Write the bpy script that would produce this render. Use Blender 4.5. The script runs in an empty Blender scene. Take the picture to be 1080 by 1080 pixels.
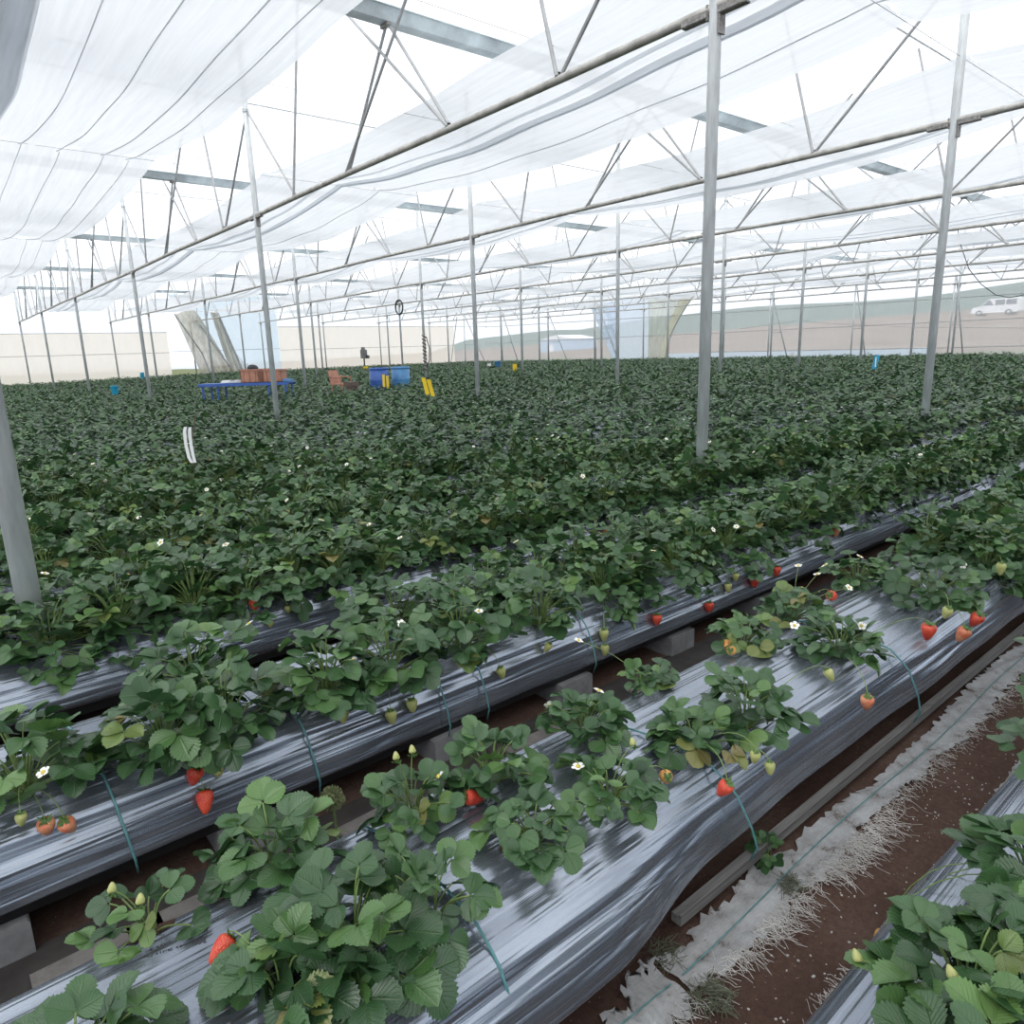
import bpy, math, random
import numpy as np

C = bpy.context.scene.collection
SC = bpy.context.scene
PI = math.pi

# ------------------------------------------------------------------ camera
CM = np.array([[0.7688256190440318, 0.16499717839059838, -0.6178050652306941],
               [-0.638792025247442, 0.1540719227124627, -0.7537947937681422],
               [-0.029187599795674993, 0.9741856977778034, 0.22385332310095724]])
FPX = 741.27
HC = 1.5                                    # eye height above the path


def ray(u, v):
    return CM @ np.array([(u - 540) / FPX, (540 - v) / FPX, -1.0])


def atz(u, v, z):
    r = ray(u, v); t = (z - HC) / r[2]
    return (r[0] * t, r[1] * t, z)


def aty(u, v, y):
    r = ray(u, v); t = y / r[1]
    return (r[0] * t, y, HC + r[2] * t)


def atx(u, v, x):
    r = ray(u, v); t = x / r[0]
    return (x, r[1] * t, HC + r[2] * t)


def proj(p):
    c = CM.T @ (np.array(p, float) - np.array([0, 0, HC]))
    d = -c[2]
    if d <= 0.05:
        return (1e5, 1e5, d)
    return (540 + FPX * c[0] / d, 540 - FPX * c[1] / d, d)


def in_frame(p, m=60):
    u, v, d = proj(p)
    return d > 0.1 and -m < u < 1080 + m and -m < v < 1080 + m


cam_data = bpy.data.cameras.new('camera')
cam_data.sensor_width = 36.0
cam_data.lens = FPX / 1080 * 36.0
cam_data.clip_start = 0.05
cam_data.clip_end = 2000
cam = bpy.data.objects.new('camera', cam_data)
C.objects.link(cam)
from mathutils import Matrix, Vector
m4 = Matrix.Identity(4)
for a in range(3):
    for b in range(3):
        m4[a][b] = float(CM[a, b])
m4[2][3] = HC
cam.matrix_world = m4
SC.camera = cam


# ------------------------------------------------------------------ ground shape
def gz(x, y):
    """the field dips a little towards the back and climbs towards the far end of the beds"""
    x = np.asarray(x, float); y = np.asarray(y, float)
    t = np.clip((y - 3.2) / 9.0, 0, 1); sy = t * t * (3 - 2 * t)
    ex = 1 - np.exp(-np.clip(x - 5.0, 0, None) / 9.0)
    return sy * (-0.12 + 0.32 * ex * (1 - 0.25 * np.clip(y / 45.0, 0, 1)))


# ------------------------------------------------------------------ mesh builder
class MB:
    def __init__(self):
        self.v = []; self.f = []; self.n = 0; self.attr = []

    def add(self, verts, faces):
        o = self.n
        self.v.extend([tuple(map(float, p)) for p in verts])
        self.f.extend([tuple(i + o for i in f) for f in faces])
        self.n += len(verts)
        return self

    def box(self, c, s, rz=0.0):
        cx, cy, cz = c; sx, sy, sz = s[0] / 2, s[1] / 2, s[2] / 2
        co, si = math.cos(rz), math.sin(rz)
        vs = []
        for dz in (-sz, sz):
            for dx, dy in ((-sx, -sy), (sx, -sy), (sx, sy), (-sx, sy)):
                vs.append((cx + dx * co - dy * si, cy + dx * si + dy * co, cz + dz))
        return self.add(vs, [(3, 2, 1, 0), (4, 5, 6, 7), (0, 1, 5, 4), (1, 2, 6, 5), (2, 3, 7, 6), (3, 0, 4, 7)])

    def tube(self, pts, r, n=8, cap=True):
        pts = [Vector(p) for p in pts]
        rr = r if hasattr(r, '__len__') else [r] * len(pts)
        rings = []
        ref = Vector((0, 0, 1))
        t0 = (pts[1] - pts[0]).normalized()
        if abs(t0.dot(ref)) > 0.95:
            ref = Vector((1, 0, 0))
        a = t0.cross(ref).normalized()
        for i, p in enumerate(pts):
            if i == 0: t = pts[1] - pts[0]
            elif i == len(pts) - 1: t = pts[-1] - pts[-2]
            else: t = pts[i + 1] - pts[i - 1]
            t.normalize()
            a = (a - t * a.dot(t))
            a = a.normalized() if a.length > 1e-6 else t.orthogonal().normalized()
            b = t.cross(a)
            rings.append([p + (a * math.cos(2 * PI * k / n) + b * math.sin(2 * PI * k / n)) * rr[i] for k in range(n)])
        vs = [v for ring in rings for v in ring]
        fs = []
        for i in range(len(pts) - 1):
            for k in range(n):
                k2 = (k + 1) % n
                fs.append((i * n + k, i * n + k2, (i + 1) * n + k2, (i + 1) * n + k))
        if cap:
            fs.append(tuple(range(n - 1, -1, -1)))
            fs.append(tuple((len(pts) - 1) * n + k for k in range(n)))
        return self.add(vs, fs)

    def lathe(self, prof, c=(0, 0, 0), n=16):
        vs = []; fs = []
        for (r, z) in prof:
            for k in range(n):
                an = 2 * PI * k / n
                vs.append((c[0] + r * math.cos(an), c[1] + r * math.sin(an), c[2] + z))
        for i in range(len(prof) - 1):
            for k in range(n):
                k2 = (k + 1) % n
                fs.append((i * n + k, i * n + k2, (i + 1) * n + k2, (i + 1) * n + k))
        fs.append(tuple(range(n - 1, -1, -1)))
        fs.append(tuple((len(prof) - 1) * n + k for k in range(n)))
        return self.add(vs, fs)

    def prism(self, poly, d0, d1, axis='x'):
        """polygon in the plane across axis, pulled from d0 to d1"""
        def P(a, b, d):
            return {'x': (d, a, b), 'y': (a, d, b), 'z': (a, b, d)}[axis]
        n = len(poly)
        vs = [P(a, b, d0) for a, b in poly] + [P(a, b, d1) for a, b in poly]
        fs = [tuple(range(n - 1, -1, -1)), tuple(range(n, 2 * n))]
        for k in range(n):
            k2 = (k + 1) % n
            fs.append((k, k2, n + k2, n + k))
        return self.add(vs, fs)

    def grid(self, P):
        """P: array (a, b, 3)"""
        a, b = P.shape[:2]
        fs = [(i * b + j, (i + 1) * b + j, (i + 1) * b + j + 1, i * b + j + 1) for i in range(a - 1) for j in range(b - 1)]
        return self.add(P.reshape(-1, 3).tolist(), fs)

    def build(self, name, mat, parent=None, smooth=False, loc=None):
        me = bpy.data.meshes.new(name)
        me.from_pydata(self.v, [], self.f)
        me.validate()
        if smooth:
            me.shade_smooth()
        return link(name, me, mat, parent, loc)


def link(name, me, mat, parent=None, loc=None):
    o = bpy.data.objects.new(name, me)
    if me is not None and mat is not None and len(me.materials) == 0:
        for mm in (mat if isinstance(mat, (list, tuple)) else [mat]):
            me.materials.append(mm)
    C.objects.link(o)
    if parent is not None:
        o.parent = parent
    if loc is not None:
        o.location = loc
    return o


def np_mesh(name, V, F, mat=None, col=None, smooth=True):
    """quad mesh from arrays; col: per-vertex attribute 'leaf' (r,g,b)"""
    me = bpy.data.meshes.new(name)
    nv, nf = len(V), len(F)
    me.vertices.add(nv); me.loops.add(nf * 4); me.polygons.add(nf)
    me.vertices.foreach_set('co', np.asarray(V, np.float32).ravel())
    me.loops.foreach_set('vertex_index', np.asarray(F, np.int32).ravel())
    me.polygons.foreach_set('loop_start', np.arange(0, nf * 4, 4, dtype=np.int32))
    me.polygons.foreach_set('use_smooth', np.full(nf, smooth, dtype=bool))
    if col is not None:
        at = me.attributes.new('leaf', 'FLOAT_COLOR', 'POINT')
        cc = np.ones((nv, 4), np.float32); cc[:, :3] = col
        at.data.foreach_set('color', cc.ravel())
    me.update(calc_edges=True)
    if mat is not None:
        for mm in (mat if isinstance(mat, (list, tuple)) else [mat]):
            me.materials.append(mm)
    return me


def tag(o, label, cat, group=None, kind=None):
    o['label'] = label; o['category'] = cat
    if group: o['group'] = group
    if kind: o['kind'] = kind
    return o


def empty(name, loc):
    o = bpy.data.objects.new(name, None)
    C.objects.link(o); o.location = loc
    o.empty_display_size = 0.1
    return o


def struct(o, label, cat):
    return tag(o, label, cat, kind='structure')


ORD = ['zeroth', 'first', 'second', 'third', 'fourth', 'fifth', 'sixth', 'seventh', 'eighth', 'ninth', 'tenth',
       'eleventh', 'twelfth', 'thirteenth', 'fourteenth', 'fifteenth', 'sixteenth', 'seventeenth', 'eighteenth',
       'nineteenth', 'twentieth']

# ------------------------------------------------------------------ materials


class NT:
    def __init__(self, name):
        self.m = bpy.data.materials.new(name)
        self.m.use_nodes = True
        self.t = self.m.node_tree
        self.t.nodes.clear()
        self.out = self.t.nodes.new('ShaderNodeOutputMaterial')

    def n(self, typ, **kw):
        nd = self.t.nodes.new(typ)
        for k, v in kw.items():
            if k.startswith('i_'):
                nd.inputs[k[2:].replace('_', ' ')].default_value = v
            else:
                setattr(nd, k, v)
        return nd

    def l(self, a, b):
        self.t.links.new(a, b)

    def ramp(self, fac, stops):
        r = self.n('ShaderNodeValToRGB')
        el = r.color_ramp.elements
        while len(el) < len(stops): el.new(0.5)
        for e, (p, c) in zip(el, stops):
            e.position = p; e.color = (*c, 1)
        self.l(fac, r.inputs['Fac'])
        return r.outputs['Color']

    def noise(self, scale, detail=4, vec=None, rough=0.6, dist=0.0):
        nd = self.n('ShaderNodeTexNoise')
        nd.inputs['Scale'].default_value = scale
        nd.inputs['Detail'].default_value = detail
        nd.inputs['Roughness'].default_value = rough
        nd.inputs['Distortion'].default_value = dist
        if vec is not None: self.l(vec, nd.inputs['Vector'])
        return nd.outputs['Fac']

    def coords(self, scale=(1, 1, 1), rot=(0, 0, 0)):
        tc = self.n('ShaderNodeTexCoord')
        mp = self.n('ShaderNodeMapping')
        mp.inputs['Scale'].default_value = scale
        mp.inputs['Rotation'].default_value = rot
        self.l(tc.outputs['Object'], mp.inputs['Vector'])
        return mp.outputs['Vector']

    def bump(self, h, strength=0.3, dist=0.01):
        b = self.n('ShaderNodeBump')
        b.inputs['Strength'].default_value = strength
        b.inputs['Distance'].default_value = dist
        self.l(h, b.inputs['Height'])
        return b.outputs['Normal']

    def bsdf(self, color, rough=0.5, metal=0.0, spec=0.5, normal=None):
        p = self.n('ShaderNodeBsdfPrincipled')
        if hasattr(color, 'is_linked'): self.l(color, p.inputs['Base Color'])
        else: p.inputs['Base Color'].default_value = (*color, 1)
        if hasattr(rough, 'is_linked'): self.l(rough, p.inputs['Roughness'])
        else: p.inputs['Roughness'].default_value = rough
        p.inputs['Metallic'].default_value = metal
        p.inputs['Specular IOR Level'].default_value = spec
        if normal is not None: self.l(normal, p.inputs['Normal'])
        return p

    def done(self, shader):
        self.l(shader, self.out.inputs['Surface'])
        return self.m


def simple(name, col, rough=0.5, metal=0.0, spec=0.5, var=0.15, scale=8.0, stretch=(1, 1, 1), bump=0.0):
    t = NT(name)
    f = t.noise(scale, 4, t.coords(stretch))
    lo = tuple(c * (1 - var) for c in col); hi = tuple(min(1, c * (1 + var)) for c in col)
    nrm = t.bump(f, bump, 0.01) if bump else None
    return t.done(t.bsdf(t.ramp(f, [(0.3, lo), (0.7, hi)]), rough, metal, spec, nrm).outputs[0])


def leaf_material(name, dark, mid, light):
    t = NT(name)
    at = t.n('ShaderNodeAttribute', attribute_name='leaf')
    sp = t.n('ShaderNodeSeparateColor')
    t.l(at.outputs['Color'], sp.inputs['Color'])
    oi = t.n('ShaderNodeObjectInfo')
    # tint of each leaf
    ad = t.n('ShaderNodeMath', operation='MULTIPLY_ADD')
    t.l(oi.outputs['Random'], ad.inputs[0]); ad.inputs[1].default_value = 0.10
    t.l(sp.outputs['Red'], ad.inputs[2])
    base = t.ramp(ad.outputs[0], [(0.0, dark), (0.50, mid), (0.84, light), (0.95, (0.16, 0.19, 0.045)), (1.0, (0.20, 0.17, 0.06))])
    # veins: fine lines running obliquely from the midrib
    v1 = t.n('ShaderNodeMath', operation='MULTIPLY'); t.l(sp.outputs['Green'], v1.inputs[0]); v1.inputs[1].default_value = 0.42
    v2 = t.n('ShaderNodeMath', operation='SUBTRACT'); t.l(sp.outputs['Blue'], v2.inputs[0]); t.l(v1.outputs[0], v2.inputs[1])
    v3 = t.n('ShaderNodeMath', operation='MULTIPLY'); t.l(v2.outputs[0], v3.inputs[0]); v3.inputs[1].default_value = 2 * PI * 8
    v4 = t.n('ShaderNodeMath', operation='COSINE'); t.l(v3.outputs[0], v4.inputs[0])
    mr = t.n('ShaderNodeMapRange'); t.l(sp.outputs['Green'], mr.inputs['Value'])
    mr.inputs['From Min'].default_value = 0.0; mr.inputs['From Max'].default_value = 0.10
    mr.inputs['To Min'].default_value = 1.0; mr.inputs['To Max'].default_value = 0.0
    mx = t.n('ShaderNodeMath', operation='MAXIMUM')
    pw = t.n('ShaderNodeMapRange'); t.l(v4.outputs[0], pw.inputs['Value'])
    pw.inputs['From Min'].default_value = 0.72; pw.inputs['From Max'].default_value = 1.0
    t.l(pw.outputs[0], mx.inputs[0]); t.l(mr.outputs[0], mx.inputs[1])
    mixc = t.n('ShaderNodeMix', data_type='RGBA')
    sc = t.n('ShaderNodeMath', operation='MULTIPLY'); t.l(mx.outputs[0], sc.inputs[0]); sc.inputs[1].default_value = 0.14
    t.l(sc.outputs[0], mixc.inputs['Factor'])
    t.l(base, mixc.inputs['A']); mixc.inputs['B'].default_value = (0.22, 0.32, 0.13, 1)
    inv = t.n('ShaderNodeMath', operation='SUBTRACT'); inv.inputs[0].default_value = 1.0; t.l(mx.outputs[0], inv.inputs[1])
    nrm = t.bump(inv.outputs[0], 0.45, 0.004)
    p = t.bsdf(mixc.outputs['Result'], 0.34, 0.0, 0.72, nrm)
    tr = t.n('ShaderNodeBsdfTranslucent'); t.l(mixc.outputs['Result'], tr.inputs['Color'])
    ms = t.n('ShaderNodeMixShader'); ms.inputs[0].default_value = 0.13
    t.l(p.outputs[0], ms.inputs[1]); t.l(tr.outputs[0], ms.inputs[2])
    return t.done(ms.outputs[0])


def film_material(name, col, transp, transl, var=0.06, scale=(1, 1, 1), freq=3.0, gloss=0.0):
    """thin sheet: part clear, part scattering through, the rest diffuse"""
    t = NT(name)
    f = t.noise(freq, 5, t.coords(scale))
    c = t.ramp(f, [(0.3, tuple(x * (1 - var) for x in col)), (0.7, col)])
    tp = t.n('ShaderNodeBsdfTransparent'); t.l(c, tp.inputs['Color'])
    tl = t.n('ShaderNodeBsdfTranslucent'); t.l(c, tl.inputs['Color'])
    df = t.n('ShaderNodeBsdfDiffuse'); t.l(c, df.inputs['Color'])
    m1 = t.n('ShaderNodeMixShader'); m1.inputs[0].default_value = transl / max(1e-6, 1 - transp)
    t.l(df.outputs[0], m1.inputs[1]); t.l(tl.outputs[0], m1.inputs[2])
    m2 = t.n('ShaderNodeMixShader'); m2.inputs[0].default_value = transp
    t.l(m1.outputs[0], m2.inputs[1]); t.l(tp.outputs[0], m2.inputs[2])
    return t.done(m2.outputs[0])


def mulch_material():
    t = NT('silver_mulch')
    vec = t.coords((0.35, 22, 22))
    f = t.noise(1.3, 3, vec, 0.5, 0.6)
    vec2 = t.coords((.8, 48, 48))
    f2 = t.noise(1.2, 2, vec2, 0.5, 0.3)
    ad = t.n('ShaderNodeMath', operation='MULTIPLY_ADD'); t.l(f2, ad.inputs[0]); ad.inputs[1].default_value = 0.25; t.l(f, ad.inputs[2])

    def crease(scale, vs, width):
        c = t.noise(scale, 1.5, t.coords(vs), 0.4, 0.35)
        s1 = t.n('ShaderNodeMath', operation='SUBTRACT'); t.l(c, s1.inputs[0]); s1.inputs[1].default_value = 0.5
        s2 = t.n('ShaderNodeMath', operation='ABSOLUTE'); t.l(s1.outputs[0], s2.inputs[0])
        mr = t.n('ShaderNodeMapRange'); t.l(s2.outputs[0], mr.inputs['Value'])
        mr.interpolation_type = 'SMOOTHSTEP'
        mr.inputs['From Min'].default_value = 0.0; mr.inputs['From Max'].default_value = width
        return mr.outputs[0]
    c1 = crease(1.0, (0.55, 15, 15), 0.10)
    c2 = crease(1.0, (0.9, 34, 34), 0.14)
    cs = t.n('ShaderNodeMath', operation='MULTIPLY_ADD'); t.l(c2, cs.inputs[0]); cs.inputs[1].default_value = 0.45; t.l(c1, cs.inputs[2])
    tot = t.n('ShaderNodeMath', operation='MULTIPLY_ADD'); t.l(cs.outputs[0], tot.inputs[0]); tot.inputs[1].default_value = 0.30; t.l(ad.outputs[0], tot.inputs[2])
    d = t.noise(2.2, 5, t.coords((1, 2, 2)))
    col = t.ramp(d, [(0.3, MUL_LO), (0.7, MUL_HI)])
    nrm = t.bump(tot.outputs[0], 0.42, 0.014)
    return t.done(t.bsdf(col, 0.24, 0.80, 0.5, nrm).outputs[0])


MUL_LO = (0.27, 0.305, 0.36); MUL_HI = (0.37, 0.41, 0.475)
M = {}
M['leaf'] = leaf_material('strawberry_leaf', (0.016, 0.055, 0.019), (0.039, 0.108, 0.033), (0.105, 0.212, 0.054))
M['stem'] = simple('stem_green', (0.14, 0.215, 0.06), 0.5, var=0.35, scale=30)
M['berry'] = None
M['mulch'] = mulch_material()
M['black'] = simple('black_film', (0.012, 0.012, 0.013), 0.45, var=0.3)
M['concrete'] = simple('concrete', (0.19, 0.19, 0.195), 0.9, var=0.25, scale=14, bump=0.4)
M['steel'] = simple('galvanised_steel', (0.56, 0.59, 0.60), 0.5, 0.25, var=0.22, scale=5, stretch=(3, 3, 0.6))
M['steelp'] = simple('pipe_steel', (0.50, 0.49, 0.46), 0.6, 0.15, var=0.3, scale=6)
M['web'] = simple('web_steel', (0.45, 0.46, 0.47), 0.6, 0.15, var=0.2, scale=6)
M['bracket'] = simple('bracket_steel', (0.30, 0.29, 0.28), 0.6, 0.2, var=0.45, scale=40)
M['gutter'] = simple('gutter_sheet', (0.66, 0.74, 0.80), 0.5, 0.1, var=0.3, scale=2.5)
M['cloth'] = film_material('white_shade_cloth', (0.90, 0.925, 0.96), 0.11, 0.50, var=0.10, scale=(9, 0.35, 1), freq=2.2)
M['roof'] = film_material('roof_film', (0.99, 0.995, 1.0), 0.62, 0.36, var=0.02)
M['washed'] = simple('washed_out_galvanised', (0.86, 0.88, 0.9), 0.5, 0.0, var=0.04)  # roof bows: wash-out by the bright roof's glare put into the colour
M['wallfilm'] = film_material('wall_film', (0.97, 0.98, 1.0), 0.58, 0.34, var=0.05, scale=(1, 1, 0.3))
M['bluefilm'] = film_material('blue_film', (0.80, 0.89, 0.99), 0.15, 0.75, var=0.06)
M['beige'] = film_material('beige_net', (0.98, 0.91, 0.86), 0.16, 0.80, var=0.04, scale=(1, 1, 0.4))
M['torn'] = film_material('torn_net', (0.84, 0.81, 0.74), 0.28, 0.55, var=0.3, scale=(3, 1, 1), freq=2.0)
M['greennet'] = film_material('green_net', (0.76, 0.80, 0.75), 0.32, 0.55, var=0.25, scale=(1, 5, 0.5))
M['yellowedge'] = film_material('yellow_film', (0.95, 0.92, 0.78), 0.15, 0.7, var=0.12)
M['twine'] = simple('teal_twine', (0.09, 0.25, 0.26), 0.6, var=0.25, scale=60)
M['petal'] = simple('white_petal', (0.85, 0.85, 0.80), 0.6, var=0.05)
M['pollen'] = simple('yellow_centre', (0.65, 0.50, 0.08), 0.7, var=0.2)
M['wood'] = simple('grey_board', (0.17, 0.165, 0.16), 0.8, var=0.35, scale=6, stretch=(0.6, 14, 14), bump=0.4)
M['thread'] = simple('white_thread', (0.50, 0.485, 0.46), 0.8, var=0.2)
M['yellow'] = simple('yellow_card', (0.90, 0.62, 0.02), 0.5, var=0.06)
M['white'] = simple('white_plastic', (0.86, 0.86, 0.86), 0.45, var=0.05)
M['bluep'] = simple('blue_plastic', (0.045, 0.12, 0.40), 0.4, var=0.15)
M['bluel'] = simple('light_blue_plastic', (0.09, 0.26, 0.50), 0.4, var=0.15)
M['cyan'] = simple('cyan_plastic', (0.03, 0.38, 0.62), 0.4, var=0.1)
M['red'] = simple('terracotta_plastic', (0.46, 0.22, 0.15), 0.55, var=0.2)
M['dark'] = simple('dark_plastic', (0.03, 0.032, 0.035), 0.5, var=0.3)
M['rust'] = simple('rusty_rope', (0.13, 0.09, 0.075), 0.8, var=0.4, scale=30)
M['vanwhite'] = simple('van_paint', (0.80, 0.82, 0.85), 0.3, var=0.03)
M['glass'] = simple('van_glass', (0.10, 0.13, 0.17), 0.15, var=0.1)
M['shedblue'] = simple('shed_blue', (0.38, 0.52, 0.70), 0.6, var=0.08)
M['print'] = simple('print_ink', (0.07, 0.07, 0.08), 0.7, var=0.1)
M['straw'] = simple('dry_straw', (0.11, 0.12, 0.08), 0.9, var=0.4, scale=30)


def berry_material(name, c1, c2, seedc):
    t = NT(name)
    tc = t.n('ShaderNodeTexCoord')
    vo = t.n('ShaderNodeTexVoronoi'); vo.inputs['Scale'].default_value = 330
    t.l(tc.outputs['Object'], vo.inputs['Vector'])
    seed = t.n('ShaderNodeMapRange'); t.l(vo.outputs['Distance'], seed.inputs['Value'])
    seed.inputs['From Min'].default_value = 0.12; seed.inputs['From Max'].default_value = 0.30
    seed.inputs['To Min'].default_value = 1.0; seed.inputs['To Max'].default_value = 0.0
    f = t.noise(35, 2, tc.outputs['Object'])
    base = t.ramp(f, [(0.35, c1), (0.65, c2)])
    mx = t.n('ShaderNodeMix', data_type='RGBA'); t.l(seed.outputs[0], mx.inputs['Factor'])
    t.l(base, mx.inputs['A']); mx.inputs['B'].default_value = (*seedc, 1)
    nrm = t.bump(vo.outputs['Distance'], 0.5, 0.003)
    return t.done(t.bsdf(mx.outputs['Result'], 0.32, 0, 0.5, nrm).outputs[0])


M['berry'] = berry_material('ripe_strawberry', (0.55, 0.035, 0.025), (0.66, 0.075, 0.04), (0.62, 0.30, 0.10))
M['berrypale'] = berry_material('pale_strawberry', (0.62, 0.13, 0.07), (0.66, 0.30, 0.16), (0.55, 0.42, 0.16))
M['berrygreen'] = berry_material('unripe_strawberry', (0.34, 0.38, 0.12), (0.45, 0.46, 0.18), (0.30, 0.25, 0.06))
M['berryyellow'] = berry_material('turning_strawberry', (0.60, 0.34, 0.08), (0.62, 0.22, 0.07), (0.45, 0.25, 0.05))
M['calyx'] = simple('calyx_green', (0.07, 0.14, 0.03), 0.5, var=0.3, scale=50)


def soil_material():
    t = NT('field_soil')
    vec = t.coords()
    big = t.noise(1.3, 6, vec, 0.65)
    fine = t.noise(60, 6, vec, 0.7)
    mixv = t.n('ShaderNodeMath', operation='MULTIPLY_ADD'); t.l(fine, mixv.inputs[0]); mixv.inputs[1].default_value = 0.5; t.l(big, mixv.inputs[2])
    brown = t.ramp(mixv.outputs[0], [(0.45, (0.045, 0.026, 0.020)), (0.75, (0.095, 0.056, 0.043)), (1.0, (0.16, 0.11, 0.088))])
    # pale grit
    vo = t.n('ShaderNodeTexVoronoi'); vo.inputs['Scale'].default_value = 75; t.l(vec, vo.inputs['Vector'])
    gr = t.n('ShaderNodeMapRange'); t.l(vo.outputs['Distance'], gr.inputs['Value'])
    gr.inputs['From Min'].default_value = 0.10; gr.inputs['From Max'].default_value = 0.16
    gr.inputs['To Min'].default_value = 1; gr.inputs['To Max'].default_value = 0
    sel = t.n('ShaderNodeMath', operation='GREATER_THAN'); t.l(t.noise(23, 2, vec), sel.inputs[0]); sel.inputs[1].default_value = 0.56
    gm = t.n('ShaderNodeMath', operation='MULTIPLY'); t.l(gr.outputs[0], gm.inputs[0]); t.l(sel.outputs[0], gm.inputs[1])
    mx = t.n('ShaderNodeMix', data_type='RGBA'); t.l(gm.outputs[0], mx.inputs['Factor'])
    t.l(brown, mx.inputs['A']); mx.inputs['B'].default_value = (0.30, 0.26, 0.22, 1)
    nrm = t.bump(mixv.outputs[0], 0.9, 0.02)
    return t.done(t.bsdf(mx.outputs['Result'], 0.95, 0, 0.2, nrm).outputs[0])


def paving_material():
    t = NT('dusty_paving')
    vec = t.coords()
    f = t.noise(7, 6, vec, 0.7)
    col = t.ramp(f, [(0.3, (0.10, 0.092, 0.086)), (0.7, (0.21, 0.20, 0.19))])
    return t.done(t.bsdf(col, 0.95, 0, 0.2, t.bump(f, 0.5, 0.02)).outputs[0])


def mat_material():
    t = NT('woven_ground_cloth')
    vec = t.coords()
    f = t.noise(9, 6, vec, 0.7)
    w = t.noise(1.0, 2, t.coords((40, 420, 1)))
    ad = t.n('ShaderNodeMath', operation='MULTIPLY_ADD'); t.l(w, ad.inputs[0]); ad.inputs[1].default_value = 0.35; t.l(f, ad.inputs[2])
    col = t.ramp(ad.outputs[0], [(0.50, (0.12, 0.10, 0.085)), (0.60, (0.30, 0.30, 0.30)), (0.92, (0.46, 0.475, 0.49))])
    return t.done(t.bsdf(col, 0.85, 0, 0.25, t.bump(w, 0.5, 0.004)).outputs[0])


def hill_material(name, a, b, sc):
    t = NT(name)
    f = t.noise(sc, 6, t.coords((1, 1, 3)), 0.65)
    return t.done(t.bsdf(t.ramp(f, [(0.3, a), (0.7, b)]), 0.95, 0, 0.1).outputs[0])


M['gapfloor'] = simple('dark_gap_floor', (0.035, 0.031, 0.029), 0.85, var=0.4, scale=9, bump=.4)
M['soil'] = soil_material()
M['paving'] = paving_material()
M['mat'] = mat_material()
M['hill'] = hill_material('bare_hillside', (0.13, 0.095, 0.078), (0.23, 0.18, 0.15), 0.18)
M['hillgreen'] = hill_material('green_hillside', (0.06, 0.115, 0.10), (0.11, 0.17, 0.15), 0.1)
M['verge'] = hill_material('grass_verge', (0.10, 0.13, 0.06), (0.19, 0.20, 0.11), 0.8)

# ------------------------------------------------------------------ setting: ground
XA, XB, YA, YB = -9.0, 37.9, -8.0, 49.0
nx, ny = 60, 60
gx = np.linspace(XA, XB, nx); gy = np.linspace(YA, YB, ny)
P = np.zeros((nx, ny, 3)); P[..., 0] = gx[:, None]; P[..., 1] = gy[None, :]
P[..., 2] = gz(P[..., 0], P[..., 1])
struct(MB().grid(P).build('floor', M['soil'], smooth=True), 'brown soil floor running under all the strawberry beds', 'floor')

# ------------------------------------------------------------------ beds
HALF = 0.315


def bed_centre(k):
    return [0.20, 1.205, 2.30][k] if k < 3 else 3.42 + 1.13 * (k - 3)


NBED = 43
PROF = np.array([(-.285, .148), (-.318, .155), (-.306, .22), (-.268, .315), (-.205, .372), (-.11, .394), (0, .40),
                 (.11, .394), (.205, .372), (.268, .315), (.306, .22), (.318, .155), (.285, .148)])


def resample(prof, n):
    d = np.concatenate([[0], np.cumsum(np.hypot(*np.diff(prof, axis=0).T))])
    s = np.linspace(0, d[-1], n)
    return np.stack([np.interp(s, d, prof[:, 0]), np.interp(s, d, prof[:, 1])], 1)


def bed_film(k, x0, x1, nx, ns, amp):
    rs = np.random.RandomState(100 + k)
    pr = resample(PROF, ns)
    # smooth the corners a little
    for _ in range(2 if ns > 24 else 0):
        pr[1:-1] = (pr[:-2] + 2 * pr[1:-1] + pr[2:]) / 4
    tn = np.gradient(pr, axis=0); tn /= np.linalg.norm(tn, axis=1)[:, None]
    nr = np.stack([-tn[:, 1], tn[:, 0]], 1)
    X = np.linspace(x0, x1, nx)
    U = np.linspace(0, 1, ns)
    D = np.zeros((nx, ns))
    for f, a in ((4, .6), (8, .6), (13, .5), (19, .42), (27, .30)):
        for _ in range(2):
            ph = rs.rand() * 6.28; dr = rs.uniform(-1.2, 1.2); w = rs.uniform(.5, 1.6)
            en = 0.55 + 0.45 * np.sin(w * X * 1.3 + rs.rand() * 6)
            D += a * en[:, None] * np.sin(2 * PI * f * U[None, :] + ph + dr * X[:, None] + 0.9 * np.sin(w * X[:, None] + ph))
    D *= amp
    low = 0.014 * np.sin(X * 1.7 + k) + 0.010 * np.sin(X * 4.1 + 2 * k) + 0.006 * np.sin(X * 9.3)
    hemw = np.clip((np.abs(U - .5) - .28) / .22, 0, 1)
    sg = np.sign(U - .5)
    yc = bed_centre(k)
    P = np.zeros((nx, ns, 3))
    P[..., 0] = X[:, None]
    P[..., 1] = yc + pr[None, :, 0] + D * nr[None, :, 0] + low[:, None] * (hemw * sg)[None, :]
    if k == 1:
        tt = np.clip((X - .95) / .5, 0, 1); tt = tt * tt * (3 - 2 * tt)
        near = np.clip((.30 - U) / .28, 0, 1)
        P[..., 1] += ((-.035 + .085 * tt) * 1.0)[:, None] * near[None, :]
    P[..., 2] = pr[None, :, 1] + D * nr[None, :, 1] + (low[:, None] * 0.6) * hemw[None, :] + gz(P[..., 0], yc)
    return P


def film_mesh(name, P):
    a, b = P.shape[:2]
    idx = np.arange(a * b).reshape(a, b)
    F = np.stack([idx[:-1, :-1], idx[1:, :-1], idx[1:, 1:], idx[:-1, 1:]], -1).reshape(-1, 4)
    return np_mesh(name, P.reshape(-1, 3), F, M['mulch'])


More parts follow.
